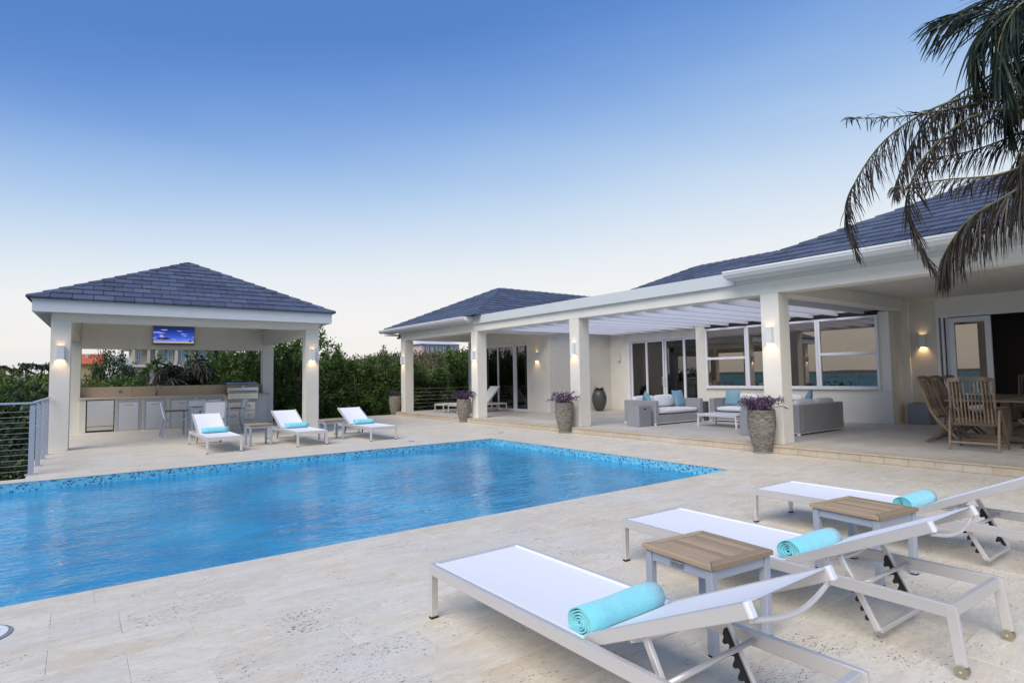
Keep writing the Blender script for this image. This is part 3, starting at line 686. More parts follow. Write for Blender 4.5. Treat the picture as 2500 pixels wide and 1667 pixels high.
def sconce(x,y,z,rz,label,on=True):
    o=empty('wall_sconce',(x,y,z),rz,label,'wall lamp','box shaped wall sconces'); sconce_parts(o,on); return o
H90=-math.pi/2
sconce(-.24,15.399,1.89,0,'lit white box sconce on the left front pillar of the pavilion')
sconce(4.99,15.399,1.89,0,'lit white box sconce on the right front pillar of the pavilion')
for yv,lb in ((5.55,'pillar beside the dining terrace, nearest of the villa pillars'),(10.68,'middle villa pillar left of the wicker sofa'),(15.22,'villa pillar at the near corner of the bedroom loggia'),(20.13,'farthest villa pillar by the hedge')):
    sconce(XF-.001,yv,1.91,H90,'lit white box sconce on the '+lb)
sconce(12.999,15.86,1.93,H90,'lit white box sconce on the wall right of the bedroom glass doors')
sconce(15.999,14.74,1.89,H90,'unlit white box sconce on the wall left of the living room doors',False)
sconce(16.199,5.23,1.94,H90,'lit white box sconce glowing on the dining wall left of the open door')

# ================================================================== OUTDOOR KITCHEN
kit=empty('kitchen_counter',(0,0,0),0,'built in outdoor kitchen counter with steel doors and tan backsplash','kitchen counter')
KY=20.35
one('counter_base',M['stucco'],kit,(.13,.285,KY+.01,KY+.60,0,.915),(.955,5.11,KY+.02,KY+.60,.0,.915),(.285,.955,KY+.3,KY+.6,0,.915),bev=.003)
one('countertop',M['counter'],kit,(.11,3.88,KY-.02,KY+.60,.917,.975),(4.84,5.20,KY-.02,KY+.6,.917,.975),(3.88,4.84,KY+.45,KY+.6,.917,.975),bev=.004)
for i in range(8): one('backsplash_panel',M['splash'],kit,(.175+i*.607,.175+(i+1)*.607-.003,KY+.50,KY+.6,.977,1.27),bev=.002)
def cab(x0,x1,zt=.89,label=None):
    f_=MB(); f_.box(x0,x0+.06,KY-.005,KY+.018,.0,zt,.002); f_.box(x1-.06,x1,KY-.005,KY+.018,0,zt,.002); f_.box(x0+.06,x1-.06,KY-.005,KY+.018,zt-.06,zt,.002)
    o=f_.build('cabinet_door',M['powder'],kit); f_=MB(); f_.box(x0+.066,x1-.066,KY-.012,KY+.015,.01,zt-.066,.003); f_.build('door_panel',M['steeldoor'],o)
    c=(x0+x1)/2; f_=MB(); f_.tube([(c-.10,KY-.012,zt-.15),(c-.10,KY-.04,zt-.15),(c+.10,KY-.04,zt-.15),(c+.10,KY-.012,zt-.15)],.009,6); f_.build('handle',M['steel'],o)
for a,c in ((.985,1.60),(1.66,2.24),(2.31,2.99),(3.07,3.80)): cab(a,c)
fr=empty('fridge',(0,0,0),0,'stainless steel under counter fridge at the left end of the kitchen counter','fridge')
one('body',M['black'],fr,(.30,.945,KY+.03,KY+.29,.02,.90)); one('door',M['steel'],fr,(.31,.935,KY-.01,KY+.028,.17,.895),bev=.006); one('kick_plate',M['steel'],fr,(.315,.93,KY,KY+.028,.05,.16),bev=.004)
one('badge',M['powder'],fr,(.60,.68,KY-.013,KY-.0105,.20,.215))
gr=empty('grill',(0,0,0),0,'stainless gas grill with domed lid built into the right of the counter','grill')
m_=MB(); vs=[];fs=[]; pr=[(KY-.09,1.02)]+[(KY-.09+.55*(1-math.cos(a))*.5*1.0,1.02+.30*math.sin(a)) for a in [math.pi*.5*i/8 for i in range(1,9)]]+[(KY+.44,1.32),(KY+.44,1.0)]
pr=[(KY-.09,1.0),(KY-.10,1.08),(KY-.085,1.17),(KY-.05,1.25),(KY+.01,1.31),(KY+.08,1.335),(KY+.42,1.335),(KY+.44,1.32),(KY+.44,1.0)]
n=len(pr)
for x in (3.90,4.82): vs+=[(x,a,c) for a,c in pr]
fs=[(i,(i+1)%n,n+(i+1)%n,n+i) for i in range(n)]+[tuple(range(n))[::-1],tuple(range(n,2*n))]; m_.poly(vs,fs); m_.build('lid',M['steel'],gr)
m_=MB(); m_.tube([(3.98,KY-.10,1.04),(3.98,KY-.15,1.05),(4.74,KY-.15,1.05),(4.74,KY-.10,1.04)],.014,8); m_.build('lid_handle',M['steel'],gr)
m_=MB(); T=Matrix.Translation((4.36,KY-.085,1.20))@Matrix.Rotation(math.pi/2-.3,4,'X'); m_.box(-.03,.03,-.02,.02,-.004,.006,.002,None,T); m_.tube([(4.36,KY-.08,1.20),(4.36,KY-.097,1.205)],.034,16); m_.build('emblem',M['alu_white'],gr)
one('control_panel',M['steel'],gr,(3.91,4.82,KY-.11,KY+.44,.80,.995),bev=.01)
m_=MB(); m_.box(3.92,4.81,KY-.10,KY+.02,.765,.785,.004); m_.box(3.92,4.81,KY-.08,KY+.02,.73,.745,.003); m_.build('drip_tray',M['steel'],gr)
for x in (4.03,4.25,4.45,4.57,4.68):
    m_=MB(); m_.tube([(x,KY-.11,.90),(x,KY-.15,.90)],[.032,.026],12); m_.build('knob',M['steel'],gr)
one('drawer_frame',M['alu_white'],gr,(3.93,4.79,KY-.004,KY+.019,.13,.725),bev=.003)
for (x0,x1,z0,z1) in ((3.97,4.33,.45,.70),(4.38,4.75,.45,.70),(3.97,4.33,.16,.43),(4.38,4.75,.16,.43)):
    o=one('drawer',M['steel'],gr,(x0,x1,KY-.02,KY-.005,z0,z1),bev=.004); c=((x0+x1)/2,(z0+z1)/2)
    m_=MB(); m_.lathe([(.045,0),(.05,.004),(.05,.02),(.03,.028),(.0,.03)],14); 
    for i in range(len(m_.v)): a=m_.v[i]; m_.v[i]=(c[0]+a[0],KY-.02-a[2],c[1]+a[1])
    m_.build('pull_knob',M['alu_white'],o)
sk=empty('sink',(0,0,0),0,'small steel sink with tall curved tap on the counter','sink')
m_=MB(); m_.box(1.86,2.36,KY+.06,KY+.42,.976,.984,.002); m_.build('basin_rim',M['steel'],sk); one('basin',M['black'],sk,(1.90,2.32,KY+.09,KY+.39,.985,.987))
m_=MB(); pts=[(2.03,KY+.40,.98),(2.03,KY+.40,1.22)]+[(2.03+.0+.055-.055*math.cos(a),KY+.40-.05*math.sin(a)*.6,1.22+.075*math.sin(a)) for a in [math.pi*i/8 for i in range(1,9)]]+[(2.14,KY+.39,1.19)]
m_.tube(pts,.012,8); m_.build('tap',M['steel'],sk,smooth=True); m_=MB(); m_.tube([(2.03,KY+.40,1.0),(2.00,KY+.36,1.06)],.010,6); m_.build('tap_lever',M['steel'],sk)
one('power_outlet',M['concrete'],kit,(1.06,1.15,KY+.488,KY+.499,1.08,1.17),bev=.002); one('power_outlet',M['plastic_white'],pav,(5.00,5.07,GY1-PW-.01,GY1-PW-.001,.42,.52),shear=sh)
one('power_outlet',M['plastic_white'],pav,(GX0+PW+.001,GX0+PW+.02,GY0+.08,GY0+.15,.52,.62))
# television
tv=empty('television',(0,0,0),0,'flat television on the pavilion wall showing savanna under blue sky','television')
TY=GY1-PW-.08; tx0,tx1,tz0,tz1=1.875,2.995,2.50,3.09
one('casing',simple('grey_tv_bezel',(.22,.24,.30),.4),tv,(tx0,tx1,TY,TY+.06,tz0,tz1),bev=.006)
m,t,b_=nodes('screen_sky'); n=t.nodes.new; l=t.links.new; g=n('ShaderNodeNewGeometry'); sp=n('ShaderNodeSeparateXYZ'); l(g.outputs['Position'],sp.inputs[0]); mr=n('ShaderNodeMapRange'); l(sp.outputs['Z'],mr.inputs[0]); mr.inputs[1].default_value=tz0; mr.inputs[2].default_value=tz1
rp=n('ShaderNodeValToRGB'); l(mr.outputs[0],rp.inputs[0]); e_=rp.color_ramp.elements; e_[0].position=.12; e_[0].color=(.16,.20,.62,1); e_[1].position=1; e_[1].color=(.004,.01,.035,1)
x=e_.new(.45); x.color=(.025,.07,.42,1); x=e_.new(.75); x.color=(.007,.025,.15,1)
setp(b_,col=(0,0,0),rough=.2); l(rp.outputs[0],b_.inputs['Emission Color']); b_.inputs['Emission Strength'].default_value=1.1; M['screen']=m
pic=one('screen',M['screen'],tv,(tx0+.02,tx1-.02,TY-.004,TY-.001,tz0+.035,tz1-.02))
cl=emis('screen_cloud',(.30,.28,.66),.9); gd=emis('screen_grass',(.50,.42,.20),.8); tr_=emis('screen_tree',(.015,.02,.015),1); bk=emis('screen_bar',(.004,.005,.008),1)
one('black_bar',bk,pic,(tx0+.021,tx1-.021,TY-.0055,TY-.0045,tz0+.036,tz0+.075)); one('savanna',gd,pic,(tx0+.021,tx1-.021,TY-.0055,TY-.0045,tz0+.076,tz0+.125))
def blob(m_,cx,cz,rx,rz,n=14,y=None):
    y=y or TY-.0058; vs=[(cx+rx*math.cos(2*math.pi*i/n)*(1+.2*R.uniform(-1,1)),y,cz+rz*math.sin(2*math.pi*i/n)*(1+.25*R.uniform(-1,1))) for i in range(n)]; m_.poly(vs,[tuple(range(n))[::-1]])
m_=MB()
for (fx,fz,rx,rz) in ((.27,.80,.09,.022),(.63,.76,.08,.014),(.09,.67,.12,.028),(.20,.64,.09,.02),(.20,.47,.055,.05),(.24,.42,.05,.04),(.72,.61,.08,.018),(.82,.60,.02,.012),(.76,.51,.06,.018),(.50,.31,.06,.016),(.35,.38,.08,.012),(.97,.46,.04,.01),(.80,.28,.12,.01),(.05,.38,.06,.015)): blob(m_,tx0+1.12*fx,tz0+.59*fz,rx,rz*.8)
tag(m_.build('clouds',cl,pic),kind='stuff')
m_=MB(); cx=tx0+.26; zt=tz0+.215
blob(m_,cx,zt,.19,.028,18,TY-.0068); blob(m_,cx+.05,zt-.012,.13,.02,14,TY-.007)
for (a,c) in ((-.10,0),(-.04,0),(.05,0),(.10,0)): m_.bar((cx,TY-.0065,tz0+.11),(cx+a,TY-.0065,zt-.01),.001,.009,up=(0,1,0))
blob(m_,tx0+1.0,tz0+.14,.05,.022,10,TY-.0068); m_.build('acacia_tree',tr_,pic)

# ================================================================== SUN LOUNGERS
def lounger(label,hi=25,group='white sling sun loungers',name='sun_lounger'):
    o=empty(name,(0,0,0),0,label,'sun lounger',group); A_=M['alu']; hw=.325; LN=2.10; zt=.312; rh=.062
    def part(n_,mat,f,**k): m_=MB(); f(m_); return m_.build(n_,mat,o,**k)
    for s_ in (-1,1):
        part('side_rail',A_,lambda m:m.box(min(s_*hw,s_*(hw-.028)),max(s_*hw,s_*(hw-.028)),.002,LN,zt-rh,zt,.003))
        lg=part('leg',A_,lambda m:m.box(min(s_*hw,s_*(hw-.045))*1.001,max(s_*hw,s_*(hw-.045))*1.001,-.003,.026,.012,zt+.001,.003))
        m_=MB(); xx=sorted((s_*hw,s_*(hw-.046))); m_.box(xx[0],xx[1],-.004,.027,0,.012); m_.build('foot_cap',M['rubber'],lg)
        lg=part('leg',A_,lambda m:m.bar((s_*(hw-.012),LN-.012,zt-.005),(s_*(hw-.012),LN+.02,.045),.026,.048,.003,up=(0,1,0)))
        for q_ in (-.023,.016):
            m_=MB(); m_.tube([(s_*(hw-.012)+q_,LN+.02,.026),(s_*(hw-.012)+q_+.008,LN+.02,.026)],.026,18); m_.build('wheel',M['amber'],lg)
        m_=MB(); m_.tube([(s_*(hw-.012)-.027,LN+.02,.026),(s_*(hw-.012)+.028,LN+.02,.026)],.006,8); m_.build('axle',M['alu'],lg)
    part('end_rail',A_,lambda m:m.box(-hw+.046,hw-.046,-.002,.026,zt-rh,zt,.003)); part('end_rail',A_,lambda m:m.box(-hw+.029,hw-.029,LN-.03,LN,zt-rh,zt-.001,.003))
    # seat sling, sagging slightly
    def slingf(y0,y1,T=None,nx=6,ny=10,sag=.012):
        m_=MB(); vs=[];fs=[]
        for j in range(ny+1):
            for i in range(nx+1):
                u=i/nx; v_=j/ny; z=-sag*math.sin(math.pi*u)*(math.sin(math.pi*v_)**.5)
                p=V(((-hw+.03)+(2*hw-.06)*u,y0+(y1-y0)*v_,z)); vs.append(tuple(T@p) if T else tuple(p))
        for j in range(ny):
            for i in range(nx): a=j*(nx+1)+i; fs.append((a,a+1,a+nx+2,a+nx+1))
        m_.poly(vs,fs,.5); return m_
    slingf(.027,1.27,Matrix.Translation((0,0,zt-.006))).build('seat_sling',M['sling'],o,smooth=True)
    part('rail_piping',M['sling'],lambda m:(m.box(-hw+.028,-hw+.036,.03,1.27,zt-.006,zt+.003),m.box(hw-.036,hw-.028,.03,1.27,zt-.006,zt+.003)))
    a=math.radians(hi); T=Matrix.Translation((0,1.27,zt-.015))@Matrix.Rotation(a,4,'X'); BL=.82
    for s_ in (-1,1):
        xx=sorted((s_*(hw-.038),s_*(hw-.066))); m_=MB(); m_.box(xx[0],xx[1],0,BL,-.026,.026,.003,None,T); br=m_.build('back_rail',A_,o)
        m_=MB(); m_.box(xx[0]-.002,xx[1]+.002,BL-.004,BL+.014,-.027,.027,.004,None,T); m_.build('end_cap',M['plastic_white'],br)
    m_=slingf(.01,BL-.01,T,sag=.02); 
    for i in range(len(m_.v)): q=m_.v[i]; m_.v[i]=(q[0]*(hw-.07+.012)/(hw-.03),q[1],q[2]+.022)
    m_.build('back_sling',M['sling'],o,smooth=True)
    for yy,dp in ((BL-.02,.04),(.24,.03)):
        m_=MB(); pts=[tuple(T@V((-(hw-.06)+2*(hw-.06)*i/12,yy-.0,-.03-dp*math.sin(math.pi*i/12)))) for i in range(13)]; m_.tube(pts,.010,7); m_.build('curved_stretcher',A_,o,smooth=True)
    # support arms with toothed brackets
    P0=T@V((0,.30,-.03)); arm_l=.42
    pz=.055; dy=math.sqrt(max(.01,arm_l**2-(P0.z-pz)**2)) if P0.z-pz<arm_l else .02
    P1=V((0,P0.y+dy*(.75 if hi<40 else -.2),pz)); 
    for s_ in (-1,1):
        x=s_*(hw-.085); m_=MB(); m_.bar((x,P0.y,P0.z),(x,P1.y,P1.z),.022,.028,.003,up=(0,0,1)); ar=m_.build('support_arm',A_,o)
        d=(P1-P0).normalized(); nrm=V((0,d.z,-d.y)); 
        if nrm.z>0: nrm=-nrm
        m_=MB(); B0=P0.lerp(P1,.22); Lb=(P1-B0).length*.95; xo=x-s_*.016
        prof=[(0,.012),(.02,.03)]
        k=5
        for i in range(k):
            b0=.03+i*(Lb-.05)/k; st=(Lb-.05)/k
            prof+=[(b0,.030),(b0+st*.30,.046),(b0+st*.52,.046),(b0+st*.60,.036),(b0+st*.50,.026),(b0+st*.72,.020),(b0+st*.92,.024)]
        prof+=[(Lb,.012)]; base=[(Lb,.0),(0,.0)]
        vs=[];top=[B0+d*a_+nrm*c_ for a_,c_ in prof]; bot=[B0+d*a_ for a_,c_ in prof]
        for q in top+bot: vs.append((xo-.003,q.y,q.z))
        for q in top+bot: vs.append((xo+.003,q.y,q.z))
        n=len(prof); fs=[]
        for i in range(n-1): fs+=[(i,i+1,n+i+1,n+i),(2*n+i,3*n+i,3*n+i+1,2*n+i+1),(i,2*n+i,2*n+i+1,i+1)]
        m_.poly(vs,fs); m_.build('toothed_bracket',M['rubber'],ar)
    part('lower_crossbar',A_,lambda m:m.box(-(hw-.096),hw-.096,P1.y-.014,P1.y+.014,pz-.012,pz+.014,.003))
    ty=P0.y+.12; part('cross_tube',A_,lambda m:m.tube([(-(hw-.029),ty,zt-.035),(hw-.029,ty,zt-.035)],.012,10),smooth=True)
    return o
L0=lounger('white sling sun lounger nearest the camera, its lower half cut by the frame',25)
L0.location=(2.015,3.095,0); L0.rotation_euler=(0,0,math.pi)
c=inst(L0,(3.665,3.085,0),math.pi-.035,'middle of the three near sun loungers, its wheeled end fully in view'); 
c=inst(L0,(5.46,3.095,0),math.pi-.02,'farthest of the three near sun loungers, cut by the right edge of the photo')
LF=lounger('white sun lounger with raised back right in front of the pavilion dining set',26)
LF.location=(2.38,12.55,0); LF.rotation_euler=(0,0,.0)
inst(LF,(4.06,12.47,0),.02,'white sun lounger with raised back at the right front pillar of the pavilion')
inst(LF,(5.62,12.35,0),.02,'rightmost raised sun lounger in front of the hedge, beyond the pool')
LG=lounger('sun lounger in the bedroom loggia with its raised back beside the glass door',47); LG.location=(10.58,17.60,ST); LG.rotation_euler=(0,0,-math.pi/2)
inst(LG,(10.58,18.55,ST),-math.pi/2,'sun lounger in the bedroom loggia closer to the cable railing')
# towels
def towel(seed):
    rr_=random.Random(seed); n=150; turns=4.6; th=.0048; W_=.50
    outp=[];inn=[]
    for i in range(n+1):
        t_=i/n; a=2*math.pi*turns*t_; r=.011+.056*t_
        wob=1+.10*math.sin(3*a+seed)*(1-t_)+.16*noise.noise(V((a*.9,seed,0)))*(1-t_*.85)
        r*=wob; x=r*math.cos(a)*1.08; z=r*math.sin(a)*.93
        outp.append((x,z)); inn.append(((r-th)*math.cos(a)*1.08,(r-th)*math.sin(a)*.93))
    vs=[];fs=[];m=5
    for k in range(m+1):
        xx=-W_/2+W_*k/m; sc_=1+.04*math.sin(k*1.9+seed)
        for (p,q) in outp+inn: vs.append((xx+.006*noise.noise(V((p*30,q*30,k))) ,p*sc_,q*sc_))
    N_=2*(n+1)
    for k in range(m):
        for i in range(n):
            fs.append((k*N_+i,k*N_+i+1,(k+1)*N_+i+1,(k+1)*N_+i)); j=n+1+i; fs.append((k*N_+j+1,k*N_+j,(k+1)*N_+j,(k+1)*N_+j+1))
        fs.append((k*N_+n,k*N_+2*n+1,(k+1)*N_+2*n+1,(k+1)*N_+n))
    for k,fl in ((0,False),(m,True)):
        for i in range(n): f=(k*N_+i,k*N_+n+1+i,k*N_+n+2+i,k*N_+i+1); fs.append(f[::-1] if fl else f)
    m_=MB(); m_.poly(vs,fs,.5); return m_
TWL=[]
for i,(x,yv,z,rz,lb) in enumerate(((1.975,1.865,.372,.03,'rolled aqua towel on the sun lounger nearest the camera'),(3.585,1.80,.374,-.03,'rolled aqua towel on the middle near sun lounger'),(5.40,1.86,.374,-.02,'rolled aqua towel on the farthest near sun lounger, behind the teak side table'))):
    o=towel(i+1).build('rolled_towel',M['towel'],smooth=True); o.location=(x,yv,z-.066); o.rotation_euler=(0,0,rz); tag(o,lb,'towel','rolled aqua towels')
for i,(x,yv,lb) in enumerate(((2.42,13.75,'rolled aqua towel on the lounger in front of the dining set'),(4.09,13.66,'rolled aqua towel on the lounger at the pavilion pillar'),(5.65,13.54,'rolled aqua towel on the lounger in front of the hedge'))):
    o=towel(i+4).build('rolled_towel',M['towel'],smooth=True); o.location=(x,yv,.308); tag(o,lb,'towel','rolled aqua towels')

# ================================================================== TEAK SIDE TABLES
def side_table(label):
    o=empty('side_table',(0,0,0),0,label,'side table','teak topped side tables'); hs=.243; zt=.453
    def part(n_,mat,f,**k): m_=MB(); f(m_); return m_.build(n_,mat,o,**k)
    bw=.055
    # mitred border boards
    for k in range(4):
        T=Matrix.Rotation(k*math.pi/2,4,'Z'); g_=.0022; m_=MB()
        P=[(-hs+g_,-hs,0),(hs-g_,-hs,0),(hs-bw-g_,-hs+bw,0),(-hs+bw+g_,-hs+bw,0)]
        vs=[(p[0],p[1],zt-.026) for p in P]+[(p[0],p[1],zt-.004 if i<2 else zt) for i,p in enumerate(P)]+[(P[0][0]+.004,P[0][1]+.004,zt),(P[1][0]-.004,P[1][1]+.004,zt)]
        m_.add(vs,[(3,2,1,0),(0,1,5,4),(1,2,6,5),(2,3,7,6),(3,0,4,7),(4,5,9,8),(8,9,6,7)],None,T); m_.build('border_board',M['teak'],o)
    n=7; wd=(2*hs-2*bw-.002)/n
    for i in range(n):
        x0=-hs+bw+.001+i*wd; part('slat',M['teak'],lambda m:m.box(x0+.0034,x0+wd-.0034,-hs+bw+.003,hs-bw-.003,zt-.024,zt-.0008,.0015))
    part('gap_shade_board',M['black'],lambda m:m.box(-hs+.05,hs-.05,-hs+.05,hs-.05,zt-.038,zt-.0265))  # black sheet added below the slats to paint the shade in their gaps
    for sx_ in (-1,1):
        for sy_ in (-1,1):
            xx=sorted((sx_*(hs-.012),sx_*(hs-.056))); yy=sorted((sy_*(hs-.012),sy_*(hs-.056))); lg=part('leg',M['powder'],lambda m:m.box(xx[0],xx[1],yy[0],yy[1],.008,zt-.031,.004))
            m_=MB(); m_.box(xx[0]+.002,xx[1]-.002,yy[0]+.002,yy[1]-.002,0,.008); m_.build('foot_cap',M['rubber'],lg)
    for s_ in (-1,1):
        yy=sorted((s_*(hs-.02),s_*(hs-.045))); part('apron',M['powder'],lambda m:m.box(-hs+.057,hs-.057,yy[0],yy[1],zt-.085,zt-.031,.003)); part('apron',M['powder'],lambda m:m.box(yy[0],yy[1],-hs+.057,hs-.057,zt-.085,zt-.031,.003))
    return o
S0=side_table('teak topped side table between the two nearest loungers, with a metal plate'); S0.location=(2.795,1.98,0); S0.rotation_euler=(0,0,-.10)
inst(S0,(4.47,1.865,0),-.13,'teak topped side table between the middle and the farthest near loungers')
pl=MB(); pl.box(-.2315,-.2295,-.045,.045,.385,.415,.001)
po=pl.build('maker_plate',M['steel'],S0)
for i,(a,w_) in enumerate(((-.036,.010),(-.022,.006),(-.012,.012),(.004,.008),(.016,.005),(.025,.011))):
    m_=MB(); m_.box(-.2325,-.2316,a,a+w_*.55,.396+.003*(i%2),.405-.002*(i%3)); m_.build('engraved_mark',M['black'],po)
def simple_table(loc,rz,label): return inst(S0,loc,rz,label)
for (loc,lb) in (((3.24,13.56,0),'teak topped side table between the left and middle far loungers'),((4.84,13.55,0),'teak topped side table between the middle and right far loungers')):
    c=inst(S0,loc,0,lb)
    for ch in list(c.children):
        if ch.name.startswith('maker_plate'):
            for g_ in list(ch.children): bpy.data.objects.remove(g_)
            bpy.data.objects.remove(ch)
c2=[o for o in bpy.data.objects if o.name.startswith('side_table') and abs(o.location.x-4.47)<.01][0]
for ch in list(c2.children):
    if ch.name.startswith('maker_plate'):
        for g_ in list(ch.children): bpy.data.objects.remove(g_)
        bpy.data.objects.remove(ch)

# ================================================================== PAVILION DINING SET
dt=empty('patio_table',(2.82,17.05,0),0,'square grey metal patio table with slatted top in the pavilion','table')
for i in range(10): one('slat',M['oldteak'],dt,(-.40+i*.08,-.40+i*.08+.075,-.42,.42,.715,.735))
for sx_ in (-1,1):
    one('top_rail',M['powder'],dt,*( [(-.45,-.405,-.45,.45,.685,.736)] if sx_<0 else [(.405,.45,-.45,.45,.685,.736)]),bev=.003)
    one('top_rail',M['powder'],dt,*( [(-.404,.404,-.45,-.421,.685,.735)] if sx_<0 else [(-.404,.404,.421,.45,.685,.735)]),bev=.003)
    for sy_ in (-1,1):
        xx=sorted((sx_*.45,sx_*.40)); yy=sorted((sy_*.45,sy_*.40)); one('leg',M['powder'],dt,(xx[0],xx[1],yy[0],yy[1],0,.684),bev=.003)
def patio_chair(label):
    o=empty('patio_chair',(0,0,0),0,label,'chair','grey metal patio chairs'); Pm=M['powder']
    def part(n_,mat,f,**k): m_=MB(); f(m_); return m_.build(n_,mat,o,**k)
    for s_ in (-1,1):
        x=s_*.25
        part('leg',Pm,lambda m:m.bar((x,.24,0),(x,.24,.63),.03,.045,.003,up=(0,1,0)))
        part('leg',Pm,lambda m:(m.bar((x,-.30,0),(x,-.22,.44),.03,.045,.003,up=(0,1,0)),m.bar((x,-.22,.43),(x,-.32,.90),.03,.045,.003,up=(0,1,0))))
        part('armrest',M['oldteak'],lambda m:m.box(x-.025,x+.025,-.24,.27,.632,.652,.004))
        part('seat_rail',Pm,lambda m:m.box(min(x,x-s_*.03),max(x,x-s_*.03),-.22,.22,.40,.43,.003))
    part('seat',M['sling'],lambda m:m.box(-.22,.22,-.22,.24,.425,.435,.003)); 
    T=Matrix.Translation((0,-.225,.46))@Matrix.Rotation(.21,4,'X'); part('backrest',M['sling'],lambda m:m.box(-.23,.23,-.006,.006,.0,.43,.003,None,T)); part('back_rail',Pm,lambda m:m.box(-.235,.235,-.012,.012,.415,.44,.003,None,T))
    return o
p0=patio_chair('grey patio chair at the left side of the pavilion table, seen from the side'); p0.location=(2.10,17.35,0); p0.rotation_euler=(0,0,-math.pi/2)
inst(p0,(3.50,17.45,0),math.pi/2,'grey patio chair at the right side of the pavilion table in front of the grill')
inst(p0,(2.85,16.55,0),0,'grey patio chair with its white sling back turned to the camera')
inst(p0,(2.80,18.2,0),math.pi,'grey patio chair on the kitchen side of the pavilion table')

# ================================================================== WICKER SEATING
def wicker_seat(name,wd,dp,label,cat,cushions,group):
    """origin at front centre, sitting faces -y"""
    o=empty(name,(0,0,0),0,label,cat,group); h=.605; aw=.15
    def part(n_,mat,f,**k): m_=MB(); f(m_); return m_.build(n_,mat,o,**k)
    hw=wd/2
    part('arm',M['wicker'],lambda m:m.box(-hw,-hw+aw,0,dp-.02,.055,h,.012)); part('arm',M['wicker'],lambda m:m.box(hw-aw,hw,0,dp-.02,.055,h,.012))
    part('backrest',M['wicker'],lambda m:m.box(-hw+aw+.001,hw-aw-.001,dp-.14,dp-.019,.055,h-.002,.012)); part('seat_base',M['wicker'],lambda m:m.box(-hw+aw+.001,hw-aw-.001,.02,dp-.141,.055,.25,.01))
    part('base_rail',M['alu_white'],lambda m:(m.box(-hw+.02,hw-.02,.01,.035,.034,.053),m.box(-hw+.02,hw-.02,dp-.05,dp-.025,.034,.053),m.box(-hw+.001,-hw+.03,.0,dp-.02,.034,.054),m.box(hw-.03,hw-.001,.0,dp-.02,.034,.054)))
    for sx_ in (-1,1):
        for yy in (.002,dp-.07):
            xx=sorted((sx_*(hw-.002),sx_*(hw-.05))); part('foot',M['alu_white'],lambda m:m.box(xx[0],xx[1],yy,yy+.05,0,.034,.002))
    iw=(2*hw-2*aw)
    m_=MB(); m_.box(-iw/2+.01,iw/2-.01,.0,dp-.30,.252,.40,.045); sc_=m_.build('seat_cushion',M['cushion'],o,smooth=True); sc_.modifiers.new('soft','SUBSURF').levels=2; sc_.modifiers['soft'].render_levels=2
    n=cushions; cw=(iw-.02)/n
    for i in range(n):
        x0=-iw/2+.01+i*cw; T=Matrix.Translation((0,dp-.30,.39))@Matrix.Rotation(-.20,4,'X'); m_=MB(); m_.box(x0+.004,x0+cw-.004,-.02,.15,.0,.34,.05,None,T); q=m_.build('back_cushion',M['cushion'],o,smooth=True); q.modifiers.new('soft','SUBSURF').render_levels=2
    return o
def pillow(loc,rx,rz,label,s_=.42,ry=0,roll_=0):
    m_=MB(); n=12; vs=[];fs=[]
    for side in (1,-1):
        for j in range(n+1):
            for i in range(n+1):
                u=-1+2*i/n; v_=-1+2*j/n; t_=.075*(max(0,(1-u*u))*max(0,(1-v_*v_)))**.42
                sh_=1-.10*(1-abs(u*v_)**.0) ; k=1-.07*math.cos(u*math.pi/2)*abs(v_)**3; k2=1-.07*math.cos(v_*math.pi/2)*abs(u)**3
                vs.append((u*s_/2*k2,side*t_,v_*s_/2*k))
    q=(n+1)**2
    for j in range(n):
        for i in range(n):
            a=j*(n+1)+i; fs.append((a,a+1,a+n+2,a+n+1)); fs.append((q+a+1,q+a,q+a+n+1,q+a+n+2))
    m_.poly(vs,fs,.5); o=m_.build('throw_pillow',M['pillow'],smooth=True); T=Matrix.Translation(loc)@Matrix.Rotation(rz,4,'Z')@Matrix.Rotation(rx,4,'X')@Matrix.Rotation(ry,4,'Y'); T=T@Matrix.Translation(o.location-V((0,0,0))); o.matrix_world=T
    return tag(o,label,'pillow','dusty blue throw pillows')
z=ST
s1=wicker_seat('wicker_sofa',1.96,1.04,'grey wicker sofa with white cushions left of the coffee table','sofa',2,'grey wicker sofas'); s1.location=(12.46,9.45,z)
s2=wicker_seat('wicker_armchair',1.08,1.0,'grey wicker armchair with a blue pillow under the living room window','armchair',1,'grey wicker armchairs'); s2.location=(13.54,8.80,z); s2.rotation_euler=(0,0,-math.pi/2)
inst(s2,(13.54,7.60,z),-math.pi/2,'grey wicker armchair half hidden behind the nearest villa pillar')
s3=wicker_seat('wicker_sofa',1.92,1.04,'grey wicker sofa seen from its back beside the nearest villa pillar','sofa',2,'grey wicker sofas'); s3.location=(12.47,6.92,z); s3.rotation_euler=(0,0,math.pi)
pillow((13.10,9.98,.735),-.3,.05,'square dusty blue pillow at the right end of the left wicker sofa',.46)
pillow((11.78,9.95,.72),-.25,1.1,'dusty blue pillow at the left end of the left wicker sofa, mostly hidden',.40,.6)
pillow((14.02,8.95,.73),-.3,-1.45,'dusty blue pillow on the armchair under the window',.42)
pillow((14.05,7.65,.72),-.3,-1.4,'dusty blue pillow on the armchair behind the villa pillar',.38)
pillow((13.0,6.45,.75),.3,.6,'dusty blue pillow peeping over the back of the near wicker sofa',.40,.7)
ct=empty('coffee_table',(12.37,8.10,z),0,'low white metal coffee table among the wicker seats','table')
one('top',M['alu_white'],ct,(-.39,.39,-.53,.53,.285,.305),bev=.004); one('apron',M['alu_white'],ct,(-.37,.37,-.51,.51,.25,.284),bev=.003)
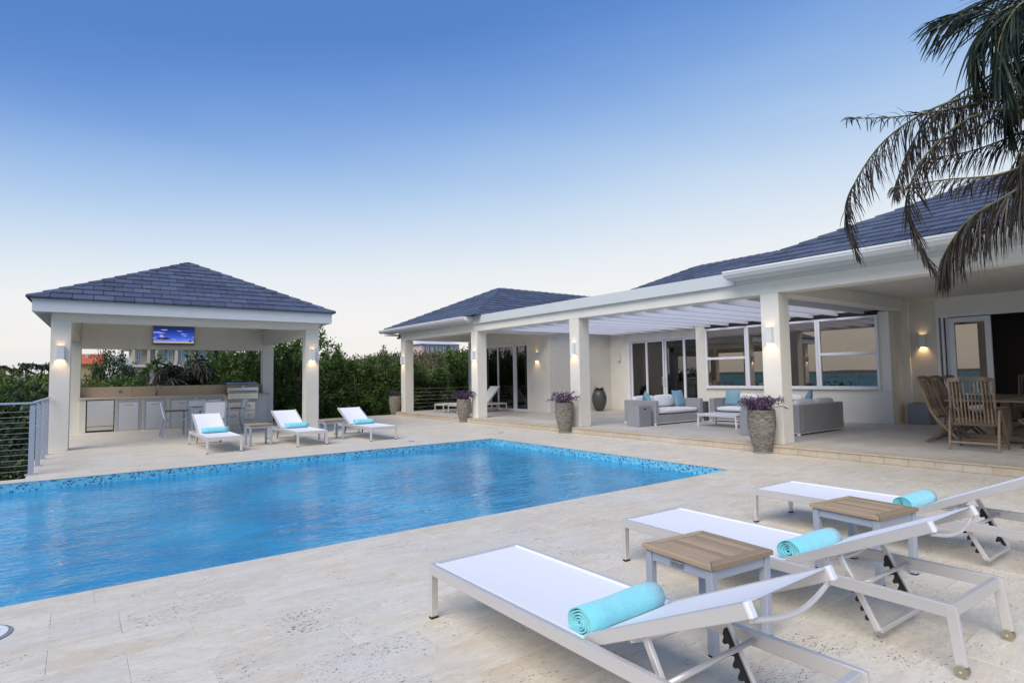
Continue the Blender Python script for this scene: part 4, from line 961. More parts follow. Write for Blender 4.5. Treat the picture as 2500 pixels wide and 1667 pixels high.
for sx_ in (-1,1):
    for sy_ in (-1,1): m_=MB(); m_.bar((sx_*.355,sy_*.495,.25),(sx_*.365,sy_*.51,0),.035,.035,.004,up=(0,1,0)); m_.build('leg',M['alu_white'],ct)
def cube(loc,label,w_=.45,d_=.38,h_=.50,rz=0):
    o=empty('concrete_side_block',loc,rz,label,'side table','grey concrete side blocks'); one('block',M['concrete'],o,(-w_/2,w_/2,-d_/2,d_/2,0,h_),bev=.008); one('handle_slot',M['black'],o,(-.045,.045,-d_/2-.001,-d_/2+.01,h_-.10,h_-.065)); return o
cube((11.12,9.66,z),'grey concrete block table with a handle slot in front of the left wicker sofa')
cube((11.12,6.62,z),'grey concrete block table hidden behind the purple planter')
m_=MB(); m_.lathe([(.15,0),(.15,.50),(.145,.51),(.0,.51)],24,(13.66,9.62,z)); tag(m_.build('speaker_column',simple('charcoal_metal',(.10,.11,.12),.6)),'dark round column table between the left sofa and the armchair','side table')
tr2=empty('trough_planter',(0,0,0),0,'square dark concrete trough in the dining corner under the lit sconce','planter'); one('trough',M['concrete'],tr2,(15.78,16.18,5.06,5.49,z,.61),bev=.008); one('soil',M['soil'],tr2,(15.81,16.15,5.09,5.46,.611,.615))

# ================================================================== TEAK DINING SET
tt=empty('dining_table',(0,0,0),0,'weathered teak dining table on the covered terrace','table')
X0,X1,Y0_,Y1_=12.02,15.1,2.52,3.62; zt=.88
for i in range(9):
    ya=Y0_+.06+i*(Y1_-Y0_-.12)/9; one('plank',M['oldteak'],tt,(X0+.08,X1-.08,ya+.003,ya+(Y1_-Y0_-.12)/9-.003,zt-.028,zt),bev=.003)
one('border_board',M['oldteak'],tt,(X0,X0+.078,Y0_,Y1_,zt-.03,zt),bev=.004); one('border_board',M['oldteak'],tt,(X1-.078,X1,Y0_,Y1_,zt-.03,zt),bev=.004)
one('border_board',M['oldteak'],tt,(X0+.08,X1-.08,Y0_,Y0_+.057,zt-.03,zt),bev=.004); one('border_board',M['oldteak'],tt,(X0+.08,X1-.08,Y1_-.057,Y1_,zt-.03,zt),bev=.004)
one('apron',M['oldteak'],tt,(X0+.25,X1-.25,Y0_+.2,Y0_+.23,zt-.12,zt-.031),(X0+.25,X1-.25,Y1_-.23,Y1_-.2,zt-.12,zt-.031))
for xx in (12.75,14.4):
    one('pedestal',M['oldteak'],tt,(xx-.06,xx+.06,2.90,3.02,.26,zt-.032),(xx-.06,xx+.06,3.12,3.24,.26,zt-.032),(xx-.07,xx+.07,2.62,3.52,.17,.259),bev=.004)
one('stretcher',M['oldteak'],tt,(12.82,14.33,3.03,3.11,.35,.44),bev=.004)
for xx in (12.75,14.4): one('foot',M['oldteak'],tt,(xx-.06,xx+.06,2.66,2.76,ST,.17),(xx-.06,xx+.06,3.38,3.48,ST,.17))
def teak_chair(label,arms=True,narrow=.50):
    """faces +y; origin below the seat centre; folding chair with curved slatted back"""
    o=empty('teak_chair',(0,0,0),0,label,'chair','weathered teak folding chairs'); A_=M['oldteak']; hw=narrow/2+.03
    def part(n_,mat,f,**k): m_=MB(); f(m_); return m_.build(n_,mat,o,**k)
    # back posts run from the top of the back down to the front feet, curved
    back=[(-.42,1.13),(-.36,.95),(-.31,.78),(-.25,.58),(-.18,.44),(-.02,.25),(.22,0)]
    rearp=[(-.34,0),(-.10,.22),(.12,.36),(.24,.43)]
    if arms: back=[(-.30,1.12),(-.27,.90),(-.24,.65),(-.20,.40)]
    for s_ in (-1,1):
        x=s_*hw
        def sweep(m,path,w_,h_):
            for i in range(len(path)-1): m.bar((x,path[i][0],path[i][1]),(x,path[i+1][0],path[i+1][1]),w_,h_,.003,up=(0,1,.3))
        part('back_post',A_,lambda m:sweep(m,back,.026,.042))
        if arms:
            part('leg',A_,lambda m:m.bar((x+s_*.03,-.30,0),(x+s_*.03,-.16,.64),.026,.05,.003,up=(0,1,0))); part('leg',A_,lambda m:m.bar((x+s_*.03,.30,0),(x+s_*.03,-.10,.66),.024,.05,.003,up=(0,1,0)))
            part('armrest',A_,lambda m:m.box(x-.01 if s_>0 else x-.055,x+.055 if s_>0 else x+.01,-.24,.20,.655,.68,.006))
        else:
            x2=x-s_*.03; part('leg',A_,lambda m:[m.bar((x2,rearp[i][0],rearp[i][1]),(x2,rearp[i+1][0],rearp[i+1][1]),.024,.045,.003,up=(0,1,.3)) for i in range(3)])
    ytop,ztop=back[0]; yb,zb=(back[3] if arms else back[4])
    m_=MB(); 
    for i in range(8):
        a=-1+2*i/8;c=-1+2*(i+1)/8; f_=lambda t:.018*(1-t*t); m_.bar((a*hw*.97,ytop,ztop+f_(a)-.02),(c*hw*.97,ytop,ztop+f_(c)-.02),.024,.065,0,up=(0,0,1))
    m_.build('top_rail',A_,o)
    n=11 if arms else 6
    path=back[:4] if arms else back[:5]
    for i in range(n):
        x=-hw+.045+(2*hw-.09)*i/(n-1); wv=.018 if arms else .05
        part('back_slat',A_,lambda m:[m.bar((x,path[k][0]+.004,path[k][1]-(.05 if k==0 else 0)),(x,path[k+1][0]+.004,path[k+1][1]),wv,.012,.0,up=(0,1,0)) for k in range(len(path)-1)])
    part('bottom_rail',A_,lambda m:m.bar((-hw,yb,zb-.0),(hw,yb,zb-.0),.024,.04,.003))
    for i in range(8): yy=-.18+i*.055; part('seat_slat',A_,lambda m:m.box(-hw+.01,hw-.01,yy,yy+.045,.425+.002*i,.440+.002*i,.003))
    part('stretcher',A_,lambda m:m.bar((-hw-.02,-.285 if arms else -.30,.12 if arms else .035),(hw+.02,-.285 if arms else -.30,.12 if arms else .035),.022,.035,.003)); part('stretcher',A_,lambda m:m.bar((-hw-.02,.24 if arms else .15,.12 if arms else .07),(hw+.02,.24 if arms else .15,.12 if arms else .07),.022,.035,.003))
    return o
k0=teak_chair('teak armchair at the near table end, its slatted back towards the pool'); k0.location=(11.50,3.03,z); k0.rotation_euler=(0,0,-math.pi/2+.02)
inst(k0,(15.55,3.15,z),math.pi/2,'teak armchair at the far end of the dining table, in front of the dark doorway')
k1=teak_chair('leftmost teak folding chair with curved back on the far side of the dining table',False,.44); k1.location=(12.25,3.58,z); k1.rotation_euler=(0,0,math.pi)
inst(k1,(12.98,3.62,z),math.pi-.03,'teak folding chair second from the left along the far side of the dining table')
inst(k1,(13.70,3.60,z),math.pi+.02,'teak folding chair third from the left along the far side of the dining table')
inst(k1,(12.30,2.42,z),.05,'teak chair on the near side of the dining table, cut by the right edge')
inst(k1,(13.2,2.45,z),0,'teak chair on the near side of the dining table, farther from the edge')

# ================================================================== PLANTERS
def planter_mesh(seed,H_=.78,rt=.235,mat='potstone'):
    rnd=random.Random(seed); rows=64; n=66; m_=MB(); vs=[];vals=[]
    def rad(t_): # t 0 bottom..1 top
        return (.155+.115*math.sin(min(1,t_*1.25)*math.pi/2)-.012*max(0,(t_-.7))/.3)*(rt/.258)
    for j in range(rows+1):
        z_=H_*(.035+.965*j/rows); off=rnd.random()*6.28; blk=rnd.randint(16,24); amp=[rnd.uniform(-.006,.006) for _ in range(blk)]
        for k in range(n): 
            a=2*math.pi*k/n; q=amp[int((a+off)/(2*math.pi)*blk)%blk]; r=rad(j/rows)+q+(.0035 if j%2 else -.0035); vs.append((r*math.cos(a),r*math.sin(a),z_+.003*math.sin(a*3+j)))
    fs=[(j*n+k,j*n+(k+1)%n,(j+1)*n+(k+1)%n,(j+1)*n+k) for j in range(rows) for k in range(n)]
    b0=len(m_.v); m_.v.extend(vs)
    for q,f in enumerate(fs): m_.f.append(f); m_.a.append(random.Random((q//n//1)*97+((q%n)//3+(q//n)*2)*13+seed).random())
    rt_=rad(1); m_.add([( (rt_-.03*i_)*math.cos(2*math.pi*k/n),(rt_-.03*i_)*math.sin(2*math.pi*k/n),H_-.0) for i_ in (0,1) for k in range(n)],[(k,(k+1)%n,n+(k+1)%n,n+k) for k in range(n)],.6)
    return m_
def planter(x,y,z_,s_,label,plabel,seed,bush=1.0,H_=.78,skew=0,cnt=52):
    o=empty('stone_planter',(x,y,z_),seed,label,'planter','tall stacked stone planters'); planter_mesh(seed,H_).build('pot',M['potstone'],o)
    m_=MB(); m_.lathe([(.16,0),(.165,.02),(.15,.03)],24); m_.build('base_ring',M['concrete'],o)
    m_=MB(); m_.lathe([(.21,H_-.05),(.21,H_-.03),(.0,H_-.03)],20); m_.build('soil',M['soil'],o); o.scale=(s_,s_,s_)
    rnd=random.Random(seed*5); pz=z_+(H_-.03)*s_
    p=empty('purple_plant',(x,y,pz),0,plabel,'plant','purple trailing plants in the planters')
    for i in range(cnt):
        m_=MB(); a=rnd.uniform(0,2*math.pi); out_=rnd.uniform(.12,.32)*bush*(1+skew*math.cos(a)); up_=rnd.uniform(.10,.30)*bush; r0_=rnd.uniform(.02,.15)
        P=[V((r0_*math.cos(a),r0_*math.sin(a),0)),V(((r0_+out_*.4)*math.cos(a),(r0_+out_*.4)*math.sin(a),up_*.8)),V(((r0_+out_*.8)*math.cos(a+.1),(r0_+out_*.8)*math.sin(a+.1),up_)),V(((r0_+out_)*math.cos(a+.2),(r0_+out_)*math.sin(a+.2),up_*rnd.uniform(.45,1.05)))]
        m_.tube(P,.004,4,.1)
        for k in range(9):
            t_=k/8; seg=min(2,int(t_*3)); q=P[seg].lerp(P[seg+1],t_*3-seg); th=rnd.uniform(0,6.28); d=(V((math.cos(th),math.sin(th),rnd.uniform(-.5,.7)))+(P[3]-P[1]).normalized()*.8).normalized(); ln=rnd.uniform(.06,.11)*(1.0); sd_=d.cross(V((0,0,1))).normalized()*.011; up3=sd_.cross(d).normalized()*.006
            vs=[q,q+d*ln*.35+sd_-V((0,0,.004)),q+d*ln*.35+up3,q+d*ln*.35-sd_-V((0,0,.004)),q+d*ln-V((0,0,ln*.25))]; m_.poly([tuple(v_) for v_ in vs],[(0,1,2),(0,2,3),(1,4,2),(2,4,3)],rnd.random())
        m_.build('leafy_stem',M['purple'],p)
planter(9.63,5.60,0,.96,'tall stacked stone planter in front of the nearest villa pillar','bushy purple leaved plant in the nearest planter',1,.95)
planter(9.62,10.72,0,.95,'tall stacked stone planter in front of the middle villa pillar','bushy purple leaved plant in front of the middle villa pillar',2,1.0)
planter(9.72-.02,15.46,0,.92,'tall stacked stone planter at the near corner of the bedroom loggia','bushy purple plant at the near corner of the bedroom loggia',3,1.0)
planter(9.78-.02,20.46,0,.92,'tall stacked stone planter by the farthest villa pillar and hedge','sparse purple plant in the farthest planter by the hedge',4,.8,cnt=12,skew=.5)
m_=MB(); m_.lathe([(.14,0),(.22,.12),(.30,.35),(.31,.52),(.26,.70),(.20,.78),(.22,.80),(.19,.80),(.17,.76)],28); dp_=m_.build('urn',M['darkpot'],smooth=True); dp_.location=(14.85,14.70,ST); dp_.scale=(.86,.86,.92); tag(dp_,'large dark glazed urn in the recess behind the middle villa pillar','urn')
m_=MB()
for i in range(60):
    a=R.uniform(0,6.28); d=V((math.cos(a),math.sin(a),R.uniform(.2,1.2))).normalized(); q=V((14.85,14.70,ST+.72)); ln=R.uniform(.12,.26); sd_=d.cross(V((0,0,1))).normalized()*.02; m_.poly([tuple(q),tuple(q+d*ln*.5+sd_),tuple(q+d*ln-V((0,0,.04))),tuple(q+d*ln*.5-sd_)],[(0,1,2,3)])
tag(m_.build('urn_plant',M['leafB']),'small dark green plant growing in the glazed urn','plant')

# ================================================================== RAILINGS
rl=empty('cable_railing',(0,0,0),0,'grey metal cable railing at the left corner of the deck','railing')
corner=V((-.50,11.72)); gaz=V((-.40,15.36)); H_=1.10
def rail_run(root,a,c,n,posts,cable_n=12,endpost=True):
    d=(c-a)
    for t_ in posts:
        p=a+d*t_; ang=math.atan2(d.y,d.x); T=Matrix.Translation((p.x,p.y,0))@Matrix.Rotation(ang,4,'Z'); m_=MB(); m_.box(-.012,.012,-.035,.035,.012,H_-.03,.002,None,T); m_.box(-.05,.05,-.06,.06,0,.012,.002,None,T); po_=m_.build('post',M['powder'],root)
        m_=MB()
        for k in range(cable_n): m_.box(-.016,.016,-.006,.006,.07+k*.082-.006,.07+k*.082+.006,0,None,T)
        m_.build('cable_fittings',M['alu'],po_)
    m_=MB(); m_.bar((a.x,a.y,H_),(c.x,c.y,H_),.055,.03,.004); m_.build('top_rail',M['powder'],root)
    for k in range(cable_n):
        m_=MB(); zz=.07+k*.082; sg=R.uniform(0,.008); m_.tube([(a.x+d.x*t_/8,a.y+d.y*t_/8,zz-sg*math.sin(math.pi*t_/8)) for t_ in range(9)],.0022,5); m_.build('cable',M['alu'],root)
rail_run(rl,corner,gaz,4,(.33,.62,.85))
rail_run(rl,corner,V((-8.3,11.80)),5,(.25,.5,.75,1))
T=Matrix.Translation((corner.x,corner.y,0)); m_=MB(); m_.box(-.035,.035,-.014,.014,.012,H_-.03,.002,None,T); m_.box(-.075,.075,-.06,.06,0,.012,.002,None,T); m_.build('post',M['powder'],rl)
rl2=empty('sea_side_railing',(0,0,0),0,'grey cable railing along the sea side of the deck, mirrored in the windows','railing')
rail_run(rl2,V((-8.3,11.75)),V((-8.3,-4)),8,(.12,.24,.36,.48,.6,.72,.84,1),8)
rl3=empty('loggia_railing',(0,0,0),0,'thin steel cables strung between the two far loggia pillars','railing')
for k in range(6):
    m_=MB(); m_.tube([(10.30,20.2,.28+k*.14),(13.0,20.2,.28+k*.14)],.004,5); m_.build('cable',M['alu'],rl3)
# skimmer lid and drain covers
sk2=empty('skimmer_lid',(-.42,4.46,0),0,'round white skimmer lid set in the deck at the left edge','pool fitting')
m_=MB(); m_.lathe([(.175,.0005),(.175,.004),(.16,.006)],32); m_.build('collar',M['concrete'],sk2); m_=MB(); m_.lathe([(.155,.001),(.155,.009),(.0,.011)],32); m_.build('lid',M['plastic_white'],sk2); m_=MB(); m_.lathe([(.016,.008),(.016,.0125),(.0,.0126)],12,(.10,.03,0)); m_.lathe([(.016,.008),(.016,.0125),(.0,.0126)],12,(-.10,-.03,0)); m_.build('finger_hole',M['rubber'],sk2)
for i,(x,yv) in enumerate(((6.0,11.75),(8.55,11.9))):
    m_=MB(); m_.lathe([(.08,.0005),(.08,.003),(.0,.0032)],20,(x,yv,0)); tag(m_.build('drain_cover',M['concrete']),('small round drain cover in the deck left of the far pool corner','small round drain cover in the deck right of the far pool corner')[i],'drain')

# ================================================================== VEGETATION
def crown_mesh(seed,rx,ry,z0,z1,n,leaf,clumps=70,spikes=0,name='crown',mat='leafA',flat=.5,aspect=.5,shell=.55):
    rnd=random.Random(seed); m_=MB(); C=[]
    for _ in range(clumps):
        while True:
            p=V((rnd.uniform(-1,1),rnd.uniform(-1,1),rnd.uniform(-1,1)))
            if shell<p.length<1: break
        C.append((V((p.x*rx,p.y*ry,(z0+z1)/2+p.z*(z1-z0)/2)),rnd.uniform(.12,.30)*(rx+ry)/2*1.2,rnd.uniform(-.25,.25)))
    V_=m_.v;F_=m_.f;A_=m_.a
    def leafq(q,br):
        d=V((rnd.gauss(0,1),rnd.gauss(0,1),rnd.gauss(.35,.8))); d.normalize(); s_=d.cross(V((rnd.gauss(0,1),rnd.gauss(0,1),rnd.gauss(0,1)))); s_.normalize(); l_=leaf*rnd.uniform(.45,1.55); w_=l_*aspect*.5
        b0=len(V_); V_.extend([tuple(q),tuple(q+d*l_*.5+s_*w_),tuple(q+d*l_),tuple(q+d*l_*.5-s_*w_)]); F_.append((b0,b0+1,b0+2,b0+3)); A_.append(min(1,max(0,.42+br+rnd.gauss(0,.2))))
    for i in range(n):
        c_,r_,br=C[rnd.randrange(len(C))]; g_=V([max(-1.9,min(1.9,rnd.gauss(0,1))) for _ in range(3)])*r_*.5; q=c_+g_
        if q.z<z0: q.z=z0+rnd.random()*.1
        leafq(q,br)
    for s in range(spikes):
        a=rnd.uniform(0,6.28); rad=rnd.uniform(0,.8); b_=V((rad*rx*math.cos(a),rad*ry*math.sin(a),z1-(.25+.5*rad)*(z1-z0)*.25)); ln=rnd.uniform(.25,.7)*(z1-z0)*.28; tip=b_+V((rnd.gauss(0,.12),rnd.gauss(0,.12),1))*ln
        for k in range(int(30*ln/.4)+8):
            q=b_.lerp(tip,rnd.random()**.8)+V((rnd.gauss(0,.05),rnd.gauss(0,.05),0)); leafq(q,.15)
    return m_
def trunk_mesh(seed,h,r,sp):
    rnd=random.Random(seed); m_=MB(); m_.tube([(0,0,0),(rnd.uniform(-.05,.05),0,h*.4),(rnd.uniform(-.1,.1),.03,h*.8)],[r,r*.8,r*.45],7)
    for i in range(6):
        a=i*1.05+rnd.random()*.5; z_=h*rnd.uniform(.25,.6); m_.tube([(0,0,z_),(sp*.45*math.cos(a),sp*.45*math.sin(a),z_+h*.2),(sp*.8*math.cos(a),sp*.8*math.sin(a),z_+h*.42)],[r*.45,r*.28,r*.08],5)
    return m_
def tree_proto(seed,rx,ry,z0,z1,n,leaf,mat,**k):
    me=crown_mesh(seed,rx,ry,z0,z1,n,leaf,mat=mat,**k).build('crown',M[mat]); tr=trunk_mesh(seed,z1*.95,.06+.02*rx,rx).build('trunk',M['bark']); return me,tr
protos={}
def proto(key,*a,**k):
    protos[key]=tree_proto(*a,**k)
    for o in protos[key]: pass
def tree(key,x,y,z0,sx_,sz_,rz,label,cat='tree',group=None,name='hedge_shrub'):
    o=empty(name,(x,y,z0),rz,label,cat,group); me,tr=protos[key]
    for q in (me,tr):
        c=q.copy(); col.objects.link(c); c.parent=o
    o.scale=(sx_,sx_,sz_); return o
# unit shrubs: height 4, radius ~1
proto('h1',11,.95,.85,.0,3.9,11000,.10,'leafA',clumps=95,spikes=9)
proto('h2',12,1.0,.9,.0,3.8,11000,.10,'leafA',clumps=80,spikes=14)
proto('h3',13,.9,.8,.0,4.0,10000,.095,'leafA',clumps=85,spikes=6)
proto('d1',21,2.3,2.1,.6,4.0,9000,.17,'leafB',clumps=90,spikes=0)
proto('d2',22,2.6,2.2,.4,3.6,9000,.20,'leafB',clumps=55,spikes=0)
proto('g1',23,2.4,2.2,.3,3.6,9000,.18,'leafA',clumps=55,spikes=0)
proto('y1',31,2.2,1.8,.2,2.4,7000,.16,'leafC',clumps=60)
proto('s1',32,2.0,1.8,.2,3.0,5200,.13,'leafD',clumps=60,spikes=6,shell=.2)
proto('sp',33,.48,.45,.3,4.0,4600,.085,'leafA',clumps=40,spikes=4,shell=.1)
HG='evergreen hedge shrubs behind the deck'
words=['behind the rightmost far lounger','just right of the pavilion pillar','with sparse tips left of the farthest planter','low shrub in the middle of the hedge gap','yellowish topped shrub in the hedge gap','beside the farthest planter']
hs=[(5.75,21.9,2.95,'h3','dense tall hedge shrub between the two right pavilion pillars'),
(6.55,22.0,3.1,'h1','tall leafy hedge shrub rising behind the right front pavilion pillar'),
(7.45,21.9,3.2,'h3','spiky tall hedge shrub just right of the pavilion pillar'),
(8.15,22.2,2.75,'h2','hedge shrub with sparse pointed tip right of the tall ones'),
(8.85,22.0,2.2,'h1','lower rounded hedge shrub behind the rightmost far lounger'),
(9.6,22.4,2.3,'h2','pale green hedge shrub in the middle of the gap'),
(10.2,22.3,2.5,'h3','hedge shrub with one thin tall shoot left of the farthest planter'),
(10.95,22.2,2.35,'h1','hedge shrub directly behind the farthest planter'),
(11.6,22.4,2.05,'h2','hedge shrub seen through the left of the loggia opening'),
(12.35,22.7,1.7,'h1','low dark hedge shrub in the middle of the loggia opening'),
(13.2,22.3,2.55,'h3','tall hedge shrub at the right of the loggia opening'),
(14.05,22.4,2.6,'h2','tall hedge shrub beside the far loggia pillar'),
(4.95,22.3,2.9,'h2','tall dark shrub behind the right end of the kitchen counter'),
(4.35,23.2,2.6,'h1','leafy shrub behind the grill')]
for i,(x,yv,zt_,k,lb) in enumerate(hs):
    base=-1.45; tree(k,x,yv,base,.78+.1*(i%3),(zt_-base)/4.15,i*1.3,lb,'shrub',HG)
for i,(x,yv,zt_) in enumerate(((6.2,23.6,2.7),(7.4,23.8,2.8),(8.6,24.0,2.1),(9.9,24.1,2.0),(11.2,24.2,1.5),(12.9,24.6,.9),(14.4,24.2,2.0),(15.5,24.4,2.6))):
    tree('h'+str(1+i%3),x,yv,-1.5,1.0,(zt_+1.5)/4.15,i*2.1+.5,('second row shrub between the right pavilion pillars','second row shrub right behind the right front pavilion pillar','second row shrub left of the sparse pointed one','second row shrub above the rightmost far lounger','second row shrub left of the farthest villa pillar','low second row shrub seen through the loggia opening','taller second row shrub near the far loggia pillar','second row shrub hidden behind the far loggia pillar')[i],'shrub',HG)
# behind the pavilion
tree('sp',2.38,24.6,-1.3,1.0,.93,0,'slender sparse young tree in front of the white villa','tree',None,'young_tree')
tree('d1',1.75,40,-1.0,.46,1.04,.4,'dark bushy tree between the orange roof and the white villa','tree',None,'dark_tree')
tree('d2',.45,39,-1.2,.42,.66,1.4,'small dark tree below the orange roofed house','tree',None,'dark_tree')
tree('y1',.85,38,-1.2,.40,1.10,.0,'yellow green rounded bush at the left of the kitchen opening','bush',None,'round_bush')
tree('g1',2.15,34,-1.3,.55,.84,2.0,'low green bush under the arches of the white villa','bush',None,'round_bush')
tree('d2',4.6,26.5,-1.4,.75,1.06,1.0,'broad green tree right of the drooping palm','tree',None,'broad_tree')
tree('d1',6.0,27.5,-1.4,.62,1.08,2.5,'dark tree behind the right half of the kitchen opening','tree',None,'dark_tree')
# left mangrove side
lf=[('d1',-3.2,19,-3.2,1.0,.98,'dark mangrove tree nearest the corner of the railing'),('d2',-6.0,17,-3.4,1.0,1.0,'dark mangrove tree behind the left railing'),('d2',-1.9,24,-2.8,.85,1.08,'dark mangrove tree beside the left pavilion pillar'),
('d1',-5.5,26,-2.8,1.1,1.02,'wide dark mangrove behind the left railing, second row'),('g1',-2.6,33,-2.2,.8,1.03,'green mangrove crown between the dark trees and the skyline'),('g1',-6.6,35,-2.2,1.0,1.0,'green mangrove crown at the left edge'),
('y1',-3.0,41,-1.6,.8,1.40,'yellow green tree top on the left skyline'),('y1',-.4,44,-1.3,.7,1.38,'yellow green tree top beside the left pavilion pillar'),('g1',-5.5,47,-1.4,.9,.94,'green tree top on the left skyline'),('d2',-9,30,-2.6,1.1,1.05,'dark mangrove tree beyond the left edge'),('g1',-1.6,52,-1.2,.8,.88,'far green crown on the left skyline'),
('g1',-1.35,15.6,-2.9,.42,.62,'bright green leafy bush showing through the railing cables')]
for i,(k,x,yv,z0,s_,sz_,lb) in enumerate(lf): tree(k,x,yv,z0,s_,sz_,i*1.7,lb,'tree','mangrove trees left of the pavilion','mangrove_tree')
for o in [q for pr_ in protos.values() for q in pr_]: bpy.data.objects.remove(o)
# hillside scrub: one mass
rnd=random.Random(99); m_=MB()
for i in range(5200):
    if i%5<3: x=rnd.uniform(22,120); yv=rnd.uniform(40,150)
    else: x=rnd.uniform(-16,26); yv=rnd.uniform(32,100)
    if x/yv<-.18 or x/yv>1.0: continue
    if x<26 and yv<60: continue
    if -.02<x/yv<.2 and yv<96: continue
    if abs(x-8)<7 and yv<82 and yv>52 and not (x<2): 
        if rnd.random()<.8: continue
    h0=hgt(x,yv); rad=rnd.uniform(.7,1.6)*(1+yv/160); br=rnd.uniform(-.25,.3)
    for k in range(34):
        d=V((rnd.gauss(0,.6),rnd.gauss(0,.6),abs(rnd.gauss(.35,.3))))*rad; q=V((x,yv,h0))+d; sz_=.0032*yv
        a=V((rnd.gauss(0,1),rnd.gauss(0,1),rnd.gauss(0,1))).normalized()*sz_; b_=V((rnd.gauss(0,1),rnd.gauss(0,1),rnd.gauss(0,1))).normalized()*sz_*.8
        b0=len(m_.v); m_.v.extend([tuple(q),tuple(q+a),tuple(q+a+b_),tuple(q+b_)]); m_.f.append((b0,b0+1,b0+2,b0+3)); m_.a.append(min(1,max(0,.45+br+rnd.gauss(0,.16))))
tag(m_.build('hillside_scrub',M['leafD']),'dry green and brown scrub covering the hillside','scrub',kind='stuff')

# fronds
def frond(m_,path,ln,n,wind,droop,rad=.018,wl=.022,seed=0,ml=None,both=True,curl=.0):
    """rachis goes to m_ ; leaflets to ml"""
    rnd=random.Random(seed); P=[V(p) for p in path]
    def cr_(t_):
        t_=max(0,min(.9999,t_))*(len(P)-1); i=int(t_); f_=t_-i; p0=P[max(0,i-1)];p1=P[i];p2=P[i+1];p3=P[min(len(P)-1,i+2)]
        return .5*((2*p1)+(p2-p0)*f_+(2*p0-5*p1+4*p2-p3)*f_*f_+(3*p1-p0-3*p2+p3)*f_**3)
    K=26; m_.tube([cr_(i/K) for i in range(K+1)],[rad*(1-.82*i/K) for i in range(K+1)],6,.5)
    for i in range(n):
        t_=.12+.88*i/n; q=cr_(t_); tg=(cr_(min(1,t_+.02))-cr_(t_-.02)).normalized(); sd_=tg.cross(V((0,0,1))); 
        if sd_.length<.1: sd_=V((1,0,0))
        sd_.normalize()
        for s_ in ((-1,1) if both else (1,)):
            L_=ln*(.45+.75*math.sin(math.pi*min(1,.15+t_*.85))**.8)*rnd.uniform(.7,1.12); d=(sd_*s_*.75+tg*.65+V((0,0,-droop))+V(wind)*rnd.uniform(.5,1.2)+V((rnd.gauss(0,.33),rnd.gauss(0,.33),rnd.gauss(0,.33)))).normalized()
            wv=d.cross(V((rnd.gauss(0,1),rnd.gauss(0,1),rnd.gauss(0,1)))).normalized()*wl*.5; pts=[];c_=q.copy(); dd=d.copy(); sg=5
            vs=[]
            for k in range(sg+1):
                w_=wv*(.5+1.0*math.sin(math.pi*min(1,(k+.8)/(sg+.8)))); 
                if k==sg: vs.append(tuple(c_))
                else: vs+= [tuple(c_+w_),tuple(c_-w_)]
                dd=(dd+V((0,0,-.10-droop*.12-curl*rnd.random()))+V(wind)*.06).normalized(); c_=c_+dd*L_/sg
            fs=[(2*k,2*k+1,2*k+3,2*k+2) for k in range(sg-1)]+[(2*sg-2,2*sg-1,2*sg)]; (ml or m_).poly(vs,fs,rnd.random())
# palm behind the pavilion, bent by wind
pb=empty('drooping_palm',(3.1,24,-1.4),0,'low drooping palm with wind bent fronds behind the kitchen counter','palm')
m_=MB(); m_.tube([(0,0,0),(.05,0,1.2),(.05,.0,2.3)],[.16,.13,.12],10); m_.build('trunk',M['bark'],pb)
rnd=random.Random(5)
for i in range(17):
    a=rnd.uniform(-1.2,1.0) if i%3 else rnd.uniform(1.4,4.0); up_=rnd.uniform(.6,1.35) if i%3 else rnd.uniform(.5,1.1); R_=rnd.uniform(1.0,2.0)
    ex,ey=math.cos(a)*R_*(1.1 if math.cos(a)>0 else .45),math.sin(a)*R_*.6
    m_=MB(); ml=MB(); frond(m_,[(.05,0,2.3),(ex*.35,ey*.35,2.3+up_*.8),(ex*.75,ey*.75,2.3+up_),(ex*1.1,ey*1.1,2.3+up_*.55)],.55,46,(.35,0,0),.35,.016,.028,i,ml)
    fo=m_.build('frond',M['rachis'],pb); ml.build('leaflets',M['palmgreen'] if i%4 else M['palmdry'],fo,kind='stuff')
# far left skyline palms
for i,(x,yv,h_) in enumerate(((-2.9,47,2.25),(-2.35,45,2.5),(-1.65,46,2.45),(-1.2,43,2.35),(-3.6,44,2.35),(-3.9,49,2.3))):
    p=empty('skyline_palm',(x,yv,-1.4),0,('small windswept palm on the left skyline, leftmost pair','tallest windswept palm on the left skyline','windswept palm on the skyline right of the tallest one','windswept palm on the skyline next to the pavilion pillar','small windswept palm at the left edge of the skyline','windswept palm at the left edge of the skyline, farther back')[i],'palm','windswept palms on the skyline')
    m_=MB(); m_.tube([(0,0,0),(.05,0,h_+1.2)],[.07,.05],6); m_.build('trunk',M['bark'],p); m_=MB(); ml=MB()
    for k in range(9):
        a=k*.7; ex=math.cos(a)*.5+.25; ey=math.sin(a)*.5; frond(m_,[(.05,0,h_+1.2),(ex*.5,ey*.5,h_+1.5),(ex*1.1,ey,h_+1.25)],.22,12,(.4,0,0),.4,.012,.05,k+i*9,ml)
    fo=m_.build('crown',M['rachis'],p); ml.build('leaflets',M['palmgreen'],fo,kind='stuff')
